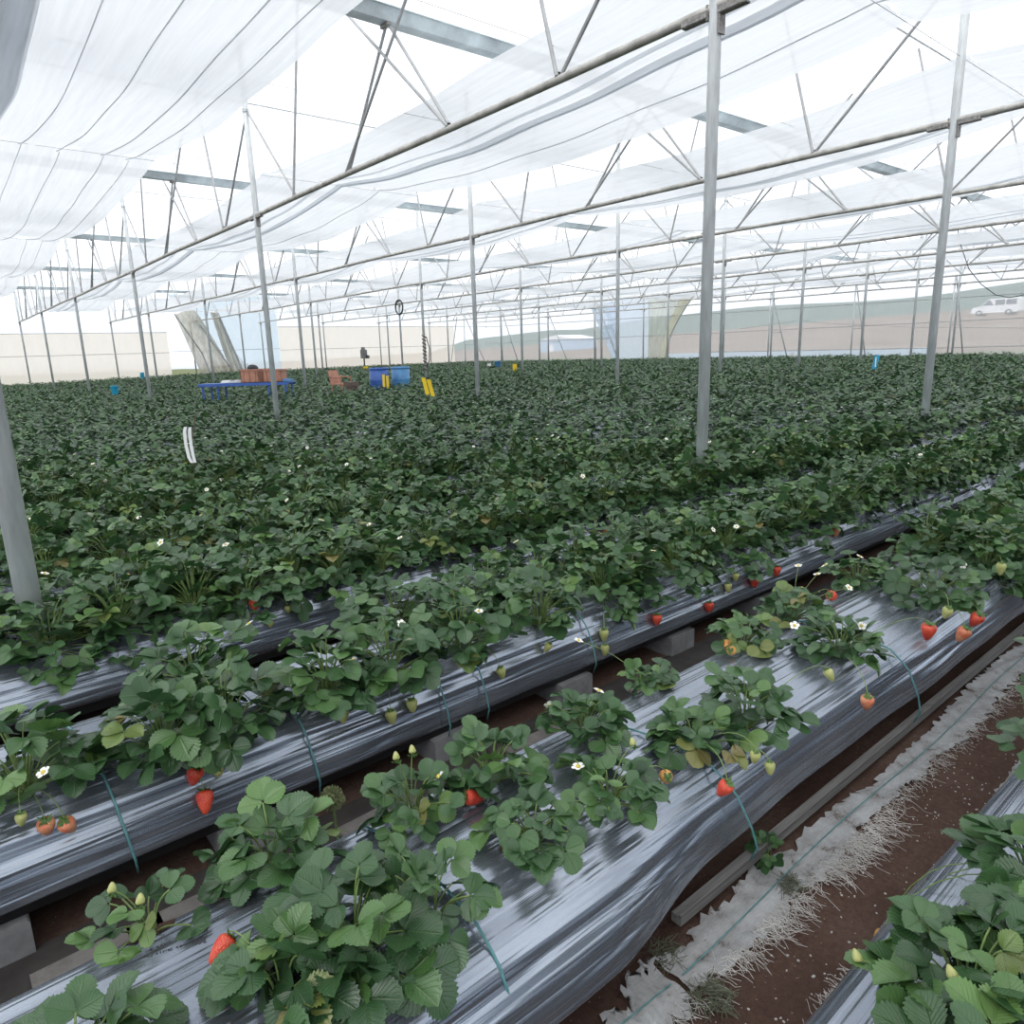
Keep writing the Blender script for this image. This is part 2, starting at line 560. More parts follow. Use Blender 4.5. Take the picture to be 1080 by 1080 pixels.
BED_LABEL = {0: 'silver mulch bed with big leaves, on the camera side of the bare soil path',
             1: 'silver mulch bed beside the white ground cloth, with gaps between its plants',
             2: 'silver mulch bed on grey blocks, second from the soil path',
             3: 'silver mulch bed behind the bed on grey blocks, third from the soil path'}
BEDS = {}
for k in range(NBED):
    yc = bed_centre(k)
    x0 = -0.9 if k < 4 else -1.2
    x1 = 36.6
    root = empty('raised_bed', (0, yc, 0))
    if k in BED_LABEL: lab, grp = BED_LABEL[k], None
    elif k <= 12: lab, grp = 'silver mulch bed under dense plants, %s from the soil path' % ORD[k], None
    else: lab, grp = 'far silver mulch bed hidden under the dense strawberry canopy', 'far mulch beds of the field'
    tag(root, lab, 'garden bed', grp)
    if k < 3:
        Pn = bed_film(k, x0, 7.0, 420, 120, 0.0040)
        parts = [Pn, bed_film(k, 7.0, x1, 60, 13, 0.0)]
        # join both lengths into one sheet
        V = []; F = []; o = 0
        for Q in parts:
            a, b = Q.shape[:2]; idx = np.arange(a * b).reshape(a, b) + o; o += a * b
            V.append(Q.reshape(-1, 3)); F.append(np.stack([idx[:-1, :-1], idx[1:, :-1], idx[1:, 1:], idx[:-1, 1:]], -1).reshape(-1, 4))
        V = np.concatenate(V); V[:, 1] -= yc
        me = np_mesh('mulch_film', V, np.concatenate(F), M['mulch'])
        if k == 1:
            from mathutils.bvhtree import BVHTree
            FILM1 = BVHTree.FromPolygons([tuple(q) for q in V.tolist()], np.concatenate(F).tolist())
    elif k < 8:
        Q = bed_film(k, x0, x1, 260, 48, 0.004); Q[..., 1] -= yc
        me = film_mesh('mulch_film', Q)
    else:
        Q = bed_film(k, x0, x1, 40, 13, 0.0); Q[..., 1] -= yc
        me = film_mesh('mulch_film', Q)
    link('mulch_film', me, None, root)
    # dark lining below the film
    hw = 0.27 if k != 1 else 0.21
    X = np.linspace(x0, x1, 24)
    Q = np.zeros((24, 6, 3)); Q[..., 0] = X[:, None]
    g = gz(X, yc)
    for j, (yy, zz) in enumerate(((-hw + .03, .10), (-hw, .105), (-hw - .015, .19), (hw + .015, .19), (hw, .105), (hw - .03, .10))):
        Q[:, j, 1] = yy; Q[:, j, 2] = zz + g
    MB().grid(Q).build('black_lining', M['black'], root)
    BEDS[k] = root
    # ends of the bed in view only far away: closed by a folded flap
    for xe in (x0, x1):
        mb = MB(); pr = PROF
        mb.add([(xe, a, b + float(gz(xe, yc))) for a, b in pr], [tuple(range(len(pr)))])
        mb.build('end_flap', M['mulch'], root)

def film_z(x, yl):
    h = FILM1.ray_cast(Vector((x, yl, 2.0)), Vector((0, 0, -1)))
    return h[0].z if h[0] is not None else .39


# torn planting holes that show on the first bed
for (u, v, r) in ((158, 974, .036), (447, 856, .042), (551, 886, .042), (735, 783, .03)):
    x, y, z = atz(u, v, .392)
    rs = np.random.RandomState(int(u))
    n = 18
    ring = [(x + r * (1.25 * math.cos(a) * (1 + .25 * rs.rand())), y + r * .62 * math.sin(a) * (1 + .3 * rs.rand())) for a in np.linspace(0, 2 * PI, n, endpoint=False)]
    yc = bed_centre(1)

    def top(yy):
        return float(np.interp(yy - yc, PROF[1:-1, 0], PROF[1:-1, 1]))
    zc = film_z(x, y - yc)
    vs = [(a, b - yc, film_z(a, b - yc) + .002) for a, b in ring] + [(x + (a - x) * .5, y + (b - y) * .5 - yc, film_z(x + (a - x) * .5, y + (b - y) * .5 - yc) + .007) for a, b in ring] + [(x, y - yc, zc + .010)]
    fs = [(i, (i + 1) % n, n + (i + 1) % n, n + i) for i in range(n)] + [(n + i, n + (i + 1) % n, 2 * n) for i in range(n)]
    o = MB().add(vs, fs).build('planting_hole', M['soil'], BEDS[1], True)
    o['label'] = 'dark torn planting hole filled with soil'

# printed lines on the film beside the small plant (only the last word can be read)
mb = MB(); rs = np.random.RandomState(5)
yc = bed_centre(1)
p0 = np.array(atz(156, 1003, .399)[:2]); p1 = np.array(atz(200, 989, .399)[:2])
dirx = p1 - p0; dirx /= np.linalg.norm(dirx); diry = np.array([-dirx[1], dirx[0]])
for row in range(3):
    s = 0.0
    o = p0 + diry * (0.016 * row - 0.012)
    while s < 0.078:
        w = rs.uniform(.0015, .005)
        if rs.rand() > .2:
            c = o + dirx * (s + w / 2)
            mb.box((c[0], c[1] - yc, film_z(c[0], c[1] - yc) + .0012), (w, rs.uniform(.002, .0045), .0008), math.atan2(dirx[1], dirx[0]))
        s += w + rs.uniform(.001, .003)
o = mb.build('printed_lettering', M['print'], BEDS[1]); o['label'] = 'small dark print on the film'
strokes = [((0, 1), (.35, 0)), ((.35, 0), (.7, 1)),                                                  # V
           ((1.5, 1), (.95, 1)), ((.95, 1), (.95, .55)), ((.95, .55), (1.4, .55)), ((1.4, .55), (1.5, .28)), ((1.5, .28), (1.35, 0)), ((1.35, 0), (.92, .02)),   # 5
           ((1.75, .8), (1.95, 1)), ((1.95, 1), (2.25, .9)), ((2.25, .9), (2.2, .55)), ((2.2, .55), (1.75, 0)), ((1.75, 0), (2.3, 0))]                            # 2
q = np.array(atz(204, 991, .399)[:2]) - diry * .012
mb = MB(); hh = .0125
for (a0, a1) in strokes:
    A = q + dirx * a0[0] * hh * .8 + diry * a0[1] * hh; Bq = q + dirx * a1[0] * hh * .8 + diry * a1[1] * hh
    mid = (A + Bq) / 2; dd = Bq - A
    mb.box((mid[0], mid[1] - yc, film_z(mid[0], mid[1] - yc) + .0012), (float(np.linalg.norm(dd)) + .001, .0013, .0008), math.atan2(dd[1], dd[0]))
o = mb.build('printed_lettering', M['print'], BEDS[1]); o['label'] = 'small dark print reading V52'


# twine tied over the beds
def twine(k, x, dx, label, end=1.0):
    yc = bed_centre(k)
    pr = resample(PROF[1:-1], 30)
    pts = []
    for i, (a, b) in enumerate(pr):
        if a > 0.12 * end + .1: break
        off = 1.02
        pts.append((x + dx * (1 - (i / 29) * 1.6), yc + a * 1.035 - .004, b + 0.009))
    pts = [(pts[0][0] + .004, pts[0][1] + .02, pts[0][2] - .05)] + pts
    tag(MB().tube(pts, 0.0032, 6).build('twine', M['twine'], smooth=True), label, 'twine')


twine(1, .66, .04, 'teal twine over the first bed, beside the big leafy plant')
twine(1, 1.42, .12, 'teal twine over the first bed, above the loose green weed')
twine(1, 2.58, .04, 'teal twine over the first bed below a small white flower')
twine(1, 4.35, .04, 'teal twine over the first bed beyond its large bushy plant')
twine(2, .18, .06, 'teal twine over the second bed, next to two pale red berries')
twine(2, .74, .04, 'teal twine over the second bed, past the hanging red berries')
twine(2, 1.27, .02, 'short teal twine end on the second bed near green berries')
twine(2, 1.45, .02, 'teal twine over the second bed beside a drooping brown leaf')
twine(2, 2.04, .02, 'teal twine over the second bed, farther along near the corner block')

# concrete blocks under the second bed, paving between the beds
BLK = [(-.10, 'grey concrete block under the bed, at the frame edge'),
       (.56, 'grey concrete block under the hanging red strawberries'),
       (1.33, 'grey concrete block under the bed, behind green flower buds'),
       (1.98, 'grey concrete block under the bed, behind the bushy upright plant'),
       (2.72, 'grey concrete block under the bed, beyond the small lone plant'),
       (3.5, 'grey concrete block under the second bed near its dense end')]
for x, lab in BLK:
    mb = MB()
    yc = bed_centre(2)
    mb.prism([(-.09, 0), (.09, 0), (.09, .098), (.085, .104), (-.085, .104), (-.09, .098)], yc - .30, yc - .10, 'y')
    mb.v = [(a + x, b, c) for a, b, c in mb.v]
    tag(mb.build('concrete_block', M['concrete']), lab, 'block')
for i, x in enumerate((-.55, .12, .33, .95, 1.63, 2.35, 3.1)):
    mb = MB(); mb.box((x, 1.735, .006), (.30, .36, .024), .04 * math.sin(i * 9))
    tag(mb.build('paving_slab', M['paving']), ['dusty slab beside the frame-edge block', 'dusty slab below the small sparse plant', 'dusty slab beside the block under the red berries',
        'dusty slab behind the green flower buds', 'dusty slab behind the bushy upright plant', 'dusty slab behind the small lone plant', 'dusty slab near the dense end of the gap'][i], 'slab')

for q, (ya, yb) in enumerate(((1.50, 2.02), (2.60, 3.12), (3.72, 4.25))):  # thin dark sheets over the floor of the gaps between beds
    n = 30; X = np.linspace(-.9, 14, n); P = np.zeros((n, 5, 3)); P[..., 0] = X[:, None]; P[..., 1] = np.linspace(ya, yb, 5)[None]
    P[..., 2] = gz(P[..., 0], P[..., 1]) + .006 + .003 * np.sin(X * 7)[:, None]
    tag(MB().grid(P).build('ground_strip', M['gapfloor'], smooth=True), 'dark ground strip between the %s and %s beds' % (ORD[q + 1], ORD[q + 2]), 'ground cover')

# board along the first bed
mb = MB()
for a, b in ((1.28, 2.9), (2.905, 6.6)):
    mb.box(((a + b) / 2, .940, .050), (b - a, .030, .026), 0.0)
    mb.box(((a + b) / 2, .929, .065), (b - a, .008, .008), 0.0)
tag(mb.build('edging_board', M['wood']), 'grey weathered edging board lying along the foot of the first bed', 'board')

# ------------------------------------------------------------------ ground cloth on the path


def ragged_strip(x0, x1, ya, yb, n, rag, seed, notch=()):
    rs = np.random.RandomState(seed)
    X = np.linspace(x0, x1, n)
    m = 12
    P = np.zeros((n, m, 3))
    lo = ya + rag * (rs.rand(n) - .5) + .014 * np.sin(X * 5 + seed)
    hi = yb + .5 * rag * (rs.rand(n) - .5) * 1.6 + .018 * np.sin(X * 3.1 + seed)
    for (c, w, d, side) in notch:
        g = np.exp(-((X - c) / w) ** 2) * d
        if side < 0: lo += g
        else: hi -= g
    for j in range(m):
        P[:, j, 0] = X + .01 * rs.randn(n) * (j in (0, m - 1))
        P[:, j, 1] = lo + (hi - lo) * j / (m - 1)
        P[:, j, 2] = .010 + .004 * np.sin(X * 14 + j) + .003 * rs.rand(n)
    return P


P = ragged_strip(1.17, 6.5, .795, .912, 320, .030, 3, ((1.26, .05, .03, 1), (1.48, .03, .035, 1), (1.80, .05, .03, 1), (2.3, .06, .02, 1), (1.62, .04, .03, -1), (2.05, .04, .02, -1), (2.6, .07, .02, -1)))
g1 = tag(MB().grid(P).build('ground_cloth', M['mat'], smooth=True), 'frayed white woven ground cloth along the soil path', 'ground cloth')
pts = [(x, .852 + .008 * math.sin(x * 4), .019) for x in np.linspace(1.18, 6.4, 40)]
o = MB().tube(pts, .0016, 5).build('marker_thread', M['twine'], g1); o['label'] = 'teal marker thread'
P = ragged_strip(.80, 1.155, .77, .945, 60, .04, 8, ((.92, .05, .07, 1), (1.02, .03, .05, 1), (.84, .03, .06, -1)))
g2 = tag(MB().grid(P).build('ground_cloth', M['mat'], smooth=True), 'short torn end of white ground cloth beside the dark debris', 'ground cloth')
pts = [(x, .852 + .006 * math.sin(x * 9), .019) for x in np.linspace(.84, 1.14, 10)]
o = MB().tube(pts, .0016, 5).build('marker_thread', M['twine'], g2); o['label'] = 'teal marker thread'
P = ragged_strip(1.05, 6.0, .44, .585, 200, .02, 12)
tag(MB().grid(P).build('ground_cloth', M['mat'], smooth=True), 'pale ground cloth edge lying beside the big-leaved bed', 'ground cloth')

# frayed threads
rs = np.random.RandomState(9)


def threads(mb, n, xs, y0, dy, ln):
    for _ in range(n):
        x = xs(rs); y = y0 + rs.uniform(-.015, .02)
        L = ln * rs.uniform(.35, 1.2)
        an = -PI / 2 + rs.normal(0, .55)
        pts = [(x, y, .014)]
        for s in range(1, 5):
            an += rs.normal(0, .28)
            q = pts[-1]
            pts.append((q[0] + L / 4 * math.cos(an), q[1] + L / 4 * math.sin(an), .008 + .012 * rs.rand()))
        mb.tube(pts, .00058, 3, False)


mb = MB()
threads(mb, 900, lambda r: r.uniform(1.2, 5.2), .80, -1, .055)
threads(mb, 240, lambda r: r.normal(1.95, .12), .795, -1, .10)
threads(mb, 150, lambda r: r.normal(1.5, .12), .795, -1, .08)
threads(mb, 90, lambda r: r.uniform(.82, 1.16), .795, -1, .06)
threads(mb, 60, lambda r: r.normal(1.42, .05), .60, 1, .08)
tag(mb.build('frayed_threads', M['thread']), 'white frayed threads along the edge of the ground cloth', 'threads', kind='stuff')


def straw_clump(u, v, rad, lab, n=160):
    x, y, _ = atz(u, v, 0.0)
    r2 = np.random.RandomState(int(u)); mb = MB()
    for _ in range(n):
        a = r2.rand() * 6.28; d = rad * math.sqrt(r2.rand()); b = r2.rand() * 6.28
        p = (x + d * math.cos(a), y + .8 * d * math.sin(a), .012 + .03 * (1 - d / rad) * r2.rand())
        L = r2.uniform(.015, .04)
        mb.tube([p, (p[0] + L * math.cos(b), p[1] + L * math.sin(b), p[2] + .008 * r2.randn())], .0008, 3, False)
    tag(mb.build('dry_weed', M['straw']), lab, 'dried weed')


straw_clump(832, 938, .035, 'small dry weed tuft on the frayed cloth edge')
straw_clump(750, 1056, .05, 'flattened dry weed clump on the soil at the torn cloth', 240)
straw_clump(700, 1010, .05, 'dark dry debris lying in the tear of the ground cloth', 120)

# stones and crumbs on the path
mb = MB(); rs = np.random.RandomState(21)
for _ in range(420):
    x = rs.uniform(.9, 4.5); y = rs.uniform(.58, .82); r = rs.uniform(.0008, .003)
    a = rs.rand() * 6
    mb.box((x, y, r * .5), (r * 2, r * 1.3, r), a)
tag(mb.build('soil_crumbs', M['thread']), 'pale crumbs and chips scattered on the brown soil path', 'crumbs', kind='stuff')

# ------------------------------------------------------------------ strawberry plants


def leaflet_template(lod):
    if lod == 0:
        n = 19
        t = np.linspace(0, 1, n) ** 0.92
        S = np.array([-1, -.55, 0, .55, 1])
    elif lod == 1:
        t = np.array([0, .16, .36, .56, .76, .92, 1.0]); S = np.array([-1, 0, 1])
    else:
        t = np.array([0, .45, 1.0]); S = np.array([-1, 0, 1])
    w = 0.47 * np.sin(PI * np.clip(t, 0, 1) ** 1.12) ** 0.62
    if lod == 2: w = np.array([.06, .46, .16])
    w[0] = .02
    if lod < 2: w[-1] = .05
    tt = np.repeat(t[:, None], len(S), 1); ss = np.repeat(S[None, :], len(t), 0)
    lat = ss * w[:, None]
    if lod == 0:
        tooth = np.where(np.arange(n) % 2 == 0, 1.0, 0.0)
        edge = (np.abs(S) == 1)
        lat = lat * (1 + edge[None, :] * (.15 * tooth[:, None] - .05))
        tt = tt + edge[None, :] * (.030 * tooth[:, None] * (t[:, None] < .99))
        lat[-1] *= .5
    a = len(t); b = len(S)
    idx = np.arange(a * b).reshape(a, b)
    F = np.stack([idx[:-1, :-1], idx[:-1, 1:], idx[1:, 1:], idx[1:, :-1]], -1).reshape(-1, 4)
    return tt.ravel(), lat.ravel(), np.abs(ss).ravel(), F


TPL = {l: leaflet_template(l) for l in (0, 1, 2)}


def leaflets(base, L, W, N, size, tint, fold, droop, lod):
    t, lat, s, F = TPL[lod]
    m = len(t); n = len(base)
    z = fold[:, None] * np.abs(lat)[None, :] * 1.0 - droop[:, None] * (t ** 2)[None, :] - .28 * (lat ** 2)[None, :]
    V = base[:, None, :] + size[:, None, None] * (t[None, :, None] * L[:, None, :] + lat[None, :, None] * W[:, None, :] + z[..., None] * N[:, None, :])
    FF = F[None] + (np.arange(n) * m)[:, None, None]
    col = np.zeros((n, m, 3)); col[..., 0] = tint[:, None]; col[..., 1] = s[None, :]; col[..., 2] = t[None, :]
    return V.reshape(-1, 3), FF.reshape(-1, 4), col.reshape(-1, 3)


def plant_frames(rs, R, H, n, size, old=0.06, stretch=(1, 1), low=.32):
    """frames of the trifoliate leaves of one plant: petiole end, direction, pitch, size"""
    i = np.arange(n)
    r = (i + .5) / n
    az = i * 2.39996 + rs.normal(0, .35, n) + rs.rand() * 6.28
    rad = R * np.sqrt(r) * rs.uniform(.72, 1.0, n) - .3 * size * r
    rad = np.clip(rad, .01, None)
    h = H * (1 - .78 * r ** 1.5) + rs.normal(0, .16 * H, n)
    h = np.clip(h, .035, None)
    pitch = np.radians(26 - 62 * r + rs.normal(0, 20, n))
    sz = size * rs.uniform(.72, 1.12, n) * (0.74 + .34 * np.sqrt(r))
    tint = np.clip(rs.normal(.42, .17, n), 0, .80)
    isold = rs.rand(n) < old * r * .9
    tint[isold] = rs.uniform(.78, .93, isold.sum())
    m = int(n * low)            # low leaves close round the crown
    az = np.concatenate([az, rs.rand(m) * 6.28]); rad = np.concatenate([rad, R * rs.uniform(.30, .85, m)])
    h = np.concatenate([h, rs.uniform(.03, .075, m)]); pitch = np.concatenate([pitch, np.radians(rs.uniform(-28, 12, m))])
    sz = np.concatenate([sz, size * rs.uniform(.7, 1.0, m)]); tint = np.concatenate([tint, np.clip(rs.normal(.34, .15, m), 0, .8)])
    end = np.stack([rad * np.cos(az) * stretch[0], rad * np.sin(az) * stretch[1], h], 1)
    return az, end, pitch, sz, tint


def plant_leaves(rs, frames, lod):
    az, end, pitch, sz, tint = frames
    n = len(az)
    dh = np.stack([np.cos(az), np.sin(az), np.zeros(n)], 1)
    wv = np.stack([-np.sin(az), np.cos(az), np.zeros(n)], 1)
    up = np.array([0, 0, 1.0])
    L = np.cos(pitch)[:, None] * dh + np.sin(pitch)[:, None] * up
    N = np.cross(L, wv)
    roll = rs.normal(0, .42, n)
    W = np.cos(roll)[:, None] * wv + np.sin(roll)[:, None] * N
    N = np.cross(L, W)
    out = []
    for k, ang in enumerate((0, 1.28, -1.28)):
        a = ang + (rs.normal(0, .12, n) if k else 0)
        Lk = np.cos(a)[:, None] * L + np.sin(a)[:, None] * W if k else L
        Wk = np.cos(a)[:, None] * W - np.sin(a)[:, None] * L if k else W
        lift = rs.normal(.06, .14, n)
        Lk2 = np.cos(lift)[:, None] * Lk + np.sin(lift)[:, None] * N
        Nk = np.cross(Lk2, Wk)
        s = sz * (1.0 if k == 0 else .92)
        base = end + Lk2 * (.10 if k == 0 else .03) * s[:, None]
        out.append((base, Lk2, Wk, Nk, s, tint + rs.normal(0, .02, n)))
    base, L_, W_, N_, s_, t_ = [np.concatenate(x) for x in zip(*out)]
    m = len(base)
    fold = rs.uniform(.15, .75, m) if lod < 2 else rs.uniform(.02, .35, m)
    return leaflets(base, L_, W_, N_, s_, t_, fold, rs.uniform(-.08, .30, m), lod)


def plant_stems(frames, nseg, sides, rad=.0019):
    az, end, pitch, sz, tint = frames
    mb = MB()
    for k in range(len(az)):
        e = end[k]
        b = np.array([.012 * math.cos(az[k]), .012 * math.sin(az[k]), -.004])
        c = np.array([e[0] * .35, e[1] * .35, e[2] * .85])
        pts = []
        for t in np.linspace(0, 1, nseg):
            pts.append(tuple((1 - t) ** 2 * b + 2 * t * (1 - t) * c + t * t * e))
        mb.tube(pts, rad, sides, False)
    # crown
    mb.lathe([(.006, -.012), (.016, -.004), (.017, .010), (.010, .022)], (0, 0, 0), 8)
    return mb


def make_berry_mesh(name, mat):
    mb = MB()
    prof = [(0.0015, -.038), (.0052, -.0355), (.0093, -.029), (.0136, -.019), (.0168, -.008), (.0170, .000), (.0132, .006), (.006, .008)]
    mb.lathe(prof, (0, 0, 0), 18)
    me = bpy.data.meshes.new(name); me.from_pydata(mb.v, [], mb.f); me.shade_smooth(); me.materials.append(mat)
    return me


def make_calyx_mesh():
    mb = MB()
    for k in range(9):
        a = 2 * PI * k / 9; ln = .017 if k % 2 == 0 else .013
        ca, sa = math.cos(a), math.sin(a)
        def Q(r, s, z): return (r * ca - s * sa, r * sa + s * ca, z)
        mb.add([Q(.002, 0, .0095), Q(.009, .0042, .0085), Q(ln, 0, .0035 + .006 * (k % 3)), Q(.009, -.0042, .0085)], [(0, 1, 2, 3)])
    mb.lathe([(.0045, .006), (.005, .010), (.002, .013)], (0, 0, 0), 8)
    me = bpy.data.meshes.new('calyx'); me.from_pydata(mb.v, [], mb.f); me.materials.append(M['calyx'])
    return me


def make_flower_mesh():
    mb = MB()
    for k in range(5):
        a = 2 * PI * k / 5; ca, sa = math.cos(a), math.sin(a)
        def Q(r, s, z): return (r * ca - s * sa, r * sa + s * ca, z)
        mb.add([Q(.002, 0, 0), Q(.007, .0052, .002), Q(.0125, .0058, .0035), Q(.0155, 0, .003), Q(.0125, -.0058, .0035), Q(.007, -.0052, .002)], [(0, 1, 2, 3, 4, 5)])
    me = bpy.data.meshes.new('flower'); me.from_pydata(mb.v, [], mb.f); me.materials.append(M['petal'])
    mb = MB(); mb.lathe([(.001, .0065), (.0035, .0055), (.0046, .003), (.004, .0005)], (0, 0, 0), 10)
    mc = bpy.data.meshes.new('flower_centre'); mc.from_pydata(mb.v, [], mb.f); mc.shade_smooth(); mc.materials.append(M['pollen'])
    return me, mc


BERRY = {k: make_berry_mesh('strawberry', M[m]) for k, m in (('red', 'berry'), ('pale', 'berrypale'), ('green', 'berrygreen'), ('yellow', 'berryyellow'))}
CALYX = make_calyx_mesh()
FLOWER, FCENTRE = make_flower_mesh()
BLAB = {'red': 'ripe red strawberry', 'pale': 'pale red strawberry', 'green': 'unripe green strawberry', 'yellow': 'half-ripe yellow orange strawberry'}


def add_berry(plant, p, kind, scale=1.0, tilt=(0, 0)):
    """a fruit at world point p on its own stalk from the plant's crown"""
    o = link('strawberry', BERRY[kind], None, plant)
    loc = np.array(p) - np.array(plant.location)
    rz = plant.rotation_euler[2]
    co, si = math.cos(-rz), math.sin(-rz)
    l = np.array([loc[0] * co - loc[1] * si, loc[0] * si + loc[1] * co, loc[2]])
    o.location = l; o.scale = (scale,) * 3; o.rotation_euler = (tilt[0], tilt[1], float(abs(loc[0]) * 37 % 6))
    o['label'] = BLAB[kind]
    c = link('calyx', CALYX, None, o)
    e = l + np.array([0, 0, .012 * scale])
    mid = np.array([l[0] * .75, l[1] * .75, max(.05, e[2] + .07)])
    pts = [tuple((1 - t) ** 2 * np.array([0, 0, .012]) + 2 * t * (1 - t) * mid + t * t * e) for t in np.linspace(0, 1, 8)]
    MB().tube(pts, .0013, 5, False).build('fruit_stalk', M['stem'], plant)


def add_flower(plant, l, rs):
    o = link('flower', FLOWER, None, plant)
    o.location = l; o.rotation_euler = (rs.normal(.3, .4), rs.normal(-.2, .4), rs.rand() * 6); o.scale = (1.15,) * 3
    link('flower_centre', FCENTRE, None, o)
    pts = [tuple((1 - t) ** 2 * np.array([0, 0, .01]) + 2 * t * (1 - t) * np.array([l[0] * .3, l[1] * .3, l[2] * .9]) + t * t * np.array(l)) for t in np.linspace(0, 1, 6)]
    MB().tube(pts, .0011, 4, False).build('flower_stalk', M['stem'], plant)


def bed_top(k, x, y):
    yc = bed_centre(k)
    return float(np.interp(y - yc, PROF[1:-1, 0], PROF[1:-1, 1])) + float(gz(x, yc))


PLANTS = []           # (object, x, y, bed)


def new_plant(x, y, k, R, H, n, size, seed, label, group=None, lod=0, old=.06, flowers=0, stretch=(1, 1), low=.32):
    rs = np.random.RandomState(seed)
    root = empty('strawberry_plant', (x, y, bed_top(k, x, y) + .004))
    tag(root, label, 'strawberry plant', group)
    fr = plant_frames(rs, R, H, n, size, old, stretch, low)
    V, F, col = plant_leaves(rs, fr, lod)
    # leaves rest on the bed instead of sinking through its film
    yy = V[:, 1] + y - bed_centre(k)
    surf = np.interp(yy, PROF[1:-1, 0], PROF[1:-1, 1], left=-1, right=-1) - bed_top(k, x, y) + float(gz(x, bed_centre(k)))
    V[:, 2] = np.maximum(V[:, 2], surf + .010)
    link('foliage', np_mesh('foliage', V, F, M['leaf'], col), None, root)
    plant_stems(fr, 7 if lod == 0 else 4, 5 if lod == 0 else 3).build('stem', M['stem'], root, True)
    for _ in range(flowers):
        a = rs.rand() * 6.28; d = R * rs.uniform(.4, .9)
        add_flower(root, (d * math.cos(a), d * math.sin(a), H * rs.uniform(.8, 1.1)), rs)
    PLANTS.append((root, x, y, k))
    return root


# --- plants that can be told apart, placed one by one: (u, v of the crown), bed, R, H, leaves, leaflet size, label
NEAR = [
    (155, 972, 1, .15, .10, 8, .062, 'small sparse strawberry plant in a torn hole beside the printed film', .35, 0),
    (85, 1150, 1, .17, .13, 13, .085, 'strawberry plant cut by the frame bottom, in front of the small sparse plant', .05, 0),
    (283, 900, 1, .17, .17, 17, .076, 'strawberry plant behind the biggest leaf clump, under the fuzzy seed head', .08, 0),
    (372, 1005, 1, .22, .19, 22, .095, 'largest dark leafy strawberry plant spreading over the near end of the bed', .05, 0),
    (452, 965, 1, .17, .15, 13, .080, 'strawberry plant with round dark leaves beside the teal twine', .04, 0),
    (300, 1050, 1, .16, .15, 13, .095, 'broad-leaved strawberry plant between the lone red berry and the frame bottom', .04, 0),
    (435, 858, 1, .15, .13, 15, .066, 'strawberry plant with upright green flower buds by the dark gap', .15, 1),
    (520, 822, 1, .16, .14, 17, .066, 'strawberry plant with a red berry lying on the film beside it', .08, 0),
    (562, 886, 1, .14, .11, 14, .060, 'strawberry plant in an open hole with trailing pale stalks', .08, 0),
    (615, 778, 1, .16, .16, 20, .062, 'bushy upright strawberry plant above the grey block', .08, 1),
    (642, 842, 1, .17, .11, 15, .066, 'low strawberry plant with one yellow berry by the twine', .10, 1),
    (674, 715, 1, .12, .09, 11, .055, 'small lone strawberry plant on the far edge of the first bed', .22, 0),
    (733, 785, 1, .17, .12, 17, .066, 'strawberry plant trailing stalks down to a bright red berry', .08, 0),
    (785, 762, 1, .18, .17, 21, .074, 'rounded strawberry plant hanging green berries over the bed side', .05, 0),
    (785, 680, 1, .16, .12, 17, .058, 'strawberry plant with an orange berry at the far bed edge', .18, 0),
    (835, 650, 1, .17, .14, 20, .060, 'strawberry plant with a red berry half hidden among its leaves', .08, 1),
    (885, 690, 1, .19, .15, 22, .064, 'strawberry plant trailing berries over the bed side past the twine', .08, 2),
    (985, 633, 1, .24, .22, 30, .074, 'large bushy strawberry plant with three red berries hanging below it', .10, 1),
    (900, 610, 1, .20, .15, 22, .062, 'yellowish strawberry plant with small white flowers on the first bed', .25, 2),
    # second bed
    (25, 830, 2, .17, .15, 17, .076, 'strawberry plant with a white flower above two pale red berries', .08, 1),
    (175, 785, 2, .18, .16, 18, .080, 'strawberry plant with broad leaves above the hanging red berries', .06, 0),
    (240, 770, 2, .17, .16, 18, .076, 'strawberry plant behind the broad-leaved one, reaching the second twine', .06, 0),
    (360, 740, 2, .17, .17, 20, .072, 'strawberry plant dangling green berries, first of the dense second bed', .08, 1),
    (425, 715, 2, .17, .17, 20, .070, 'strawberry plant with a pale upturned leaf beside the twine', .12, 1),
    (205, 715, 2, .17, .15, 18, .074, 'strawberry plant on the far shoulder of the second bed, yellow buds', .06, 0),
    (505, 690, 2, .19, .17, 22, .066, 'strawberry plant with a brown drooping leaf on the second bed', .16, 0),
    (590, 660, 2, .18, .17, 22, .064, 'strawberry plant with tall pale stalks above the fourth twine', .08, 0),
    # the bed below the camera
    (985, 985, 0, .20, .15, 20, .085, 'big-leaved strawberry plant with yellow buds over the path edge', .05, 0),
    (1055, 865, 0, .18, .14, 15, .088, 'strawberry plant with pale stalks reaching out over the soil path', .08, 0),
    (1030, 1075, 0, .20, .16, 18, .092, 'strawberry plant at the bottom corner with wide flat leaves', .04, 0),
    (1085, 960, 0, .20, .16, 20, .088, 'strawberry plant at the frame edge with one round leaf facing up', .04, 0),
]
near_by = {}
for i, (u, v, k, R, H, n, s, lab, old, fl) in enumerate(NEAR):
    if k == 1: n = int(n * 1.3); R *= .90; s *= .82 if s < .08 else .70; H *= .72
    if k == 0: R *= .80; s *= .78; H *= .75; n = int(n * 1.2); u += 40; v += 25
    if k == 2: n = int(n * 1.7); R *= 1.22; s *= .92; H *= 1.1
    x, y, z = atz(u, v, .40 if k else .50)
    yc = bed_centre(k)
    y = min(max(y, yc - .21), yc + .21)
    near_by[lab] = new_plant(x, y, k, R, H, n, s, 1000 + i, lab, None, 0, old, fl, low=.55 if n > 12 else .1)


def nearest_plant(p):
    return min(PLANTS, key=lambda q: (q[1] - p[0]) ** 2 + (q[2] - p[1]) ** 2 * 1.5)[0]


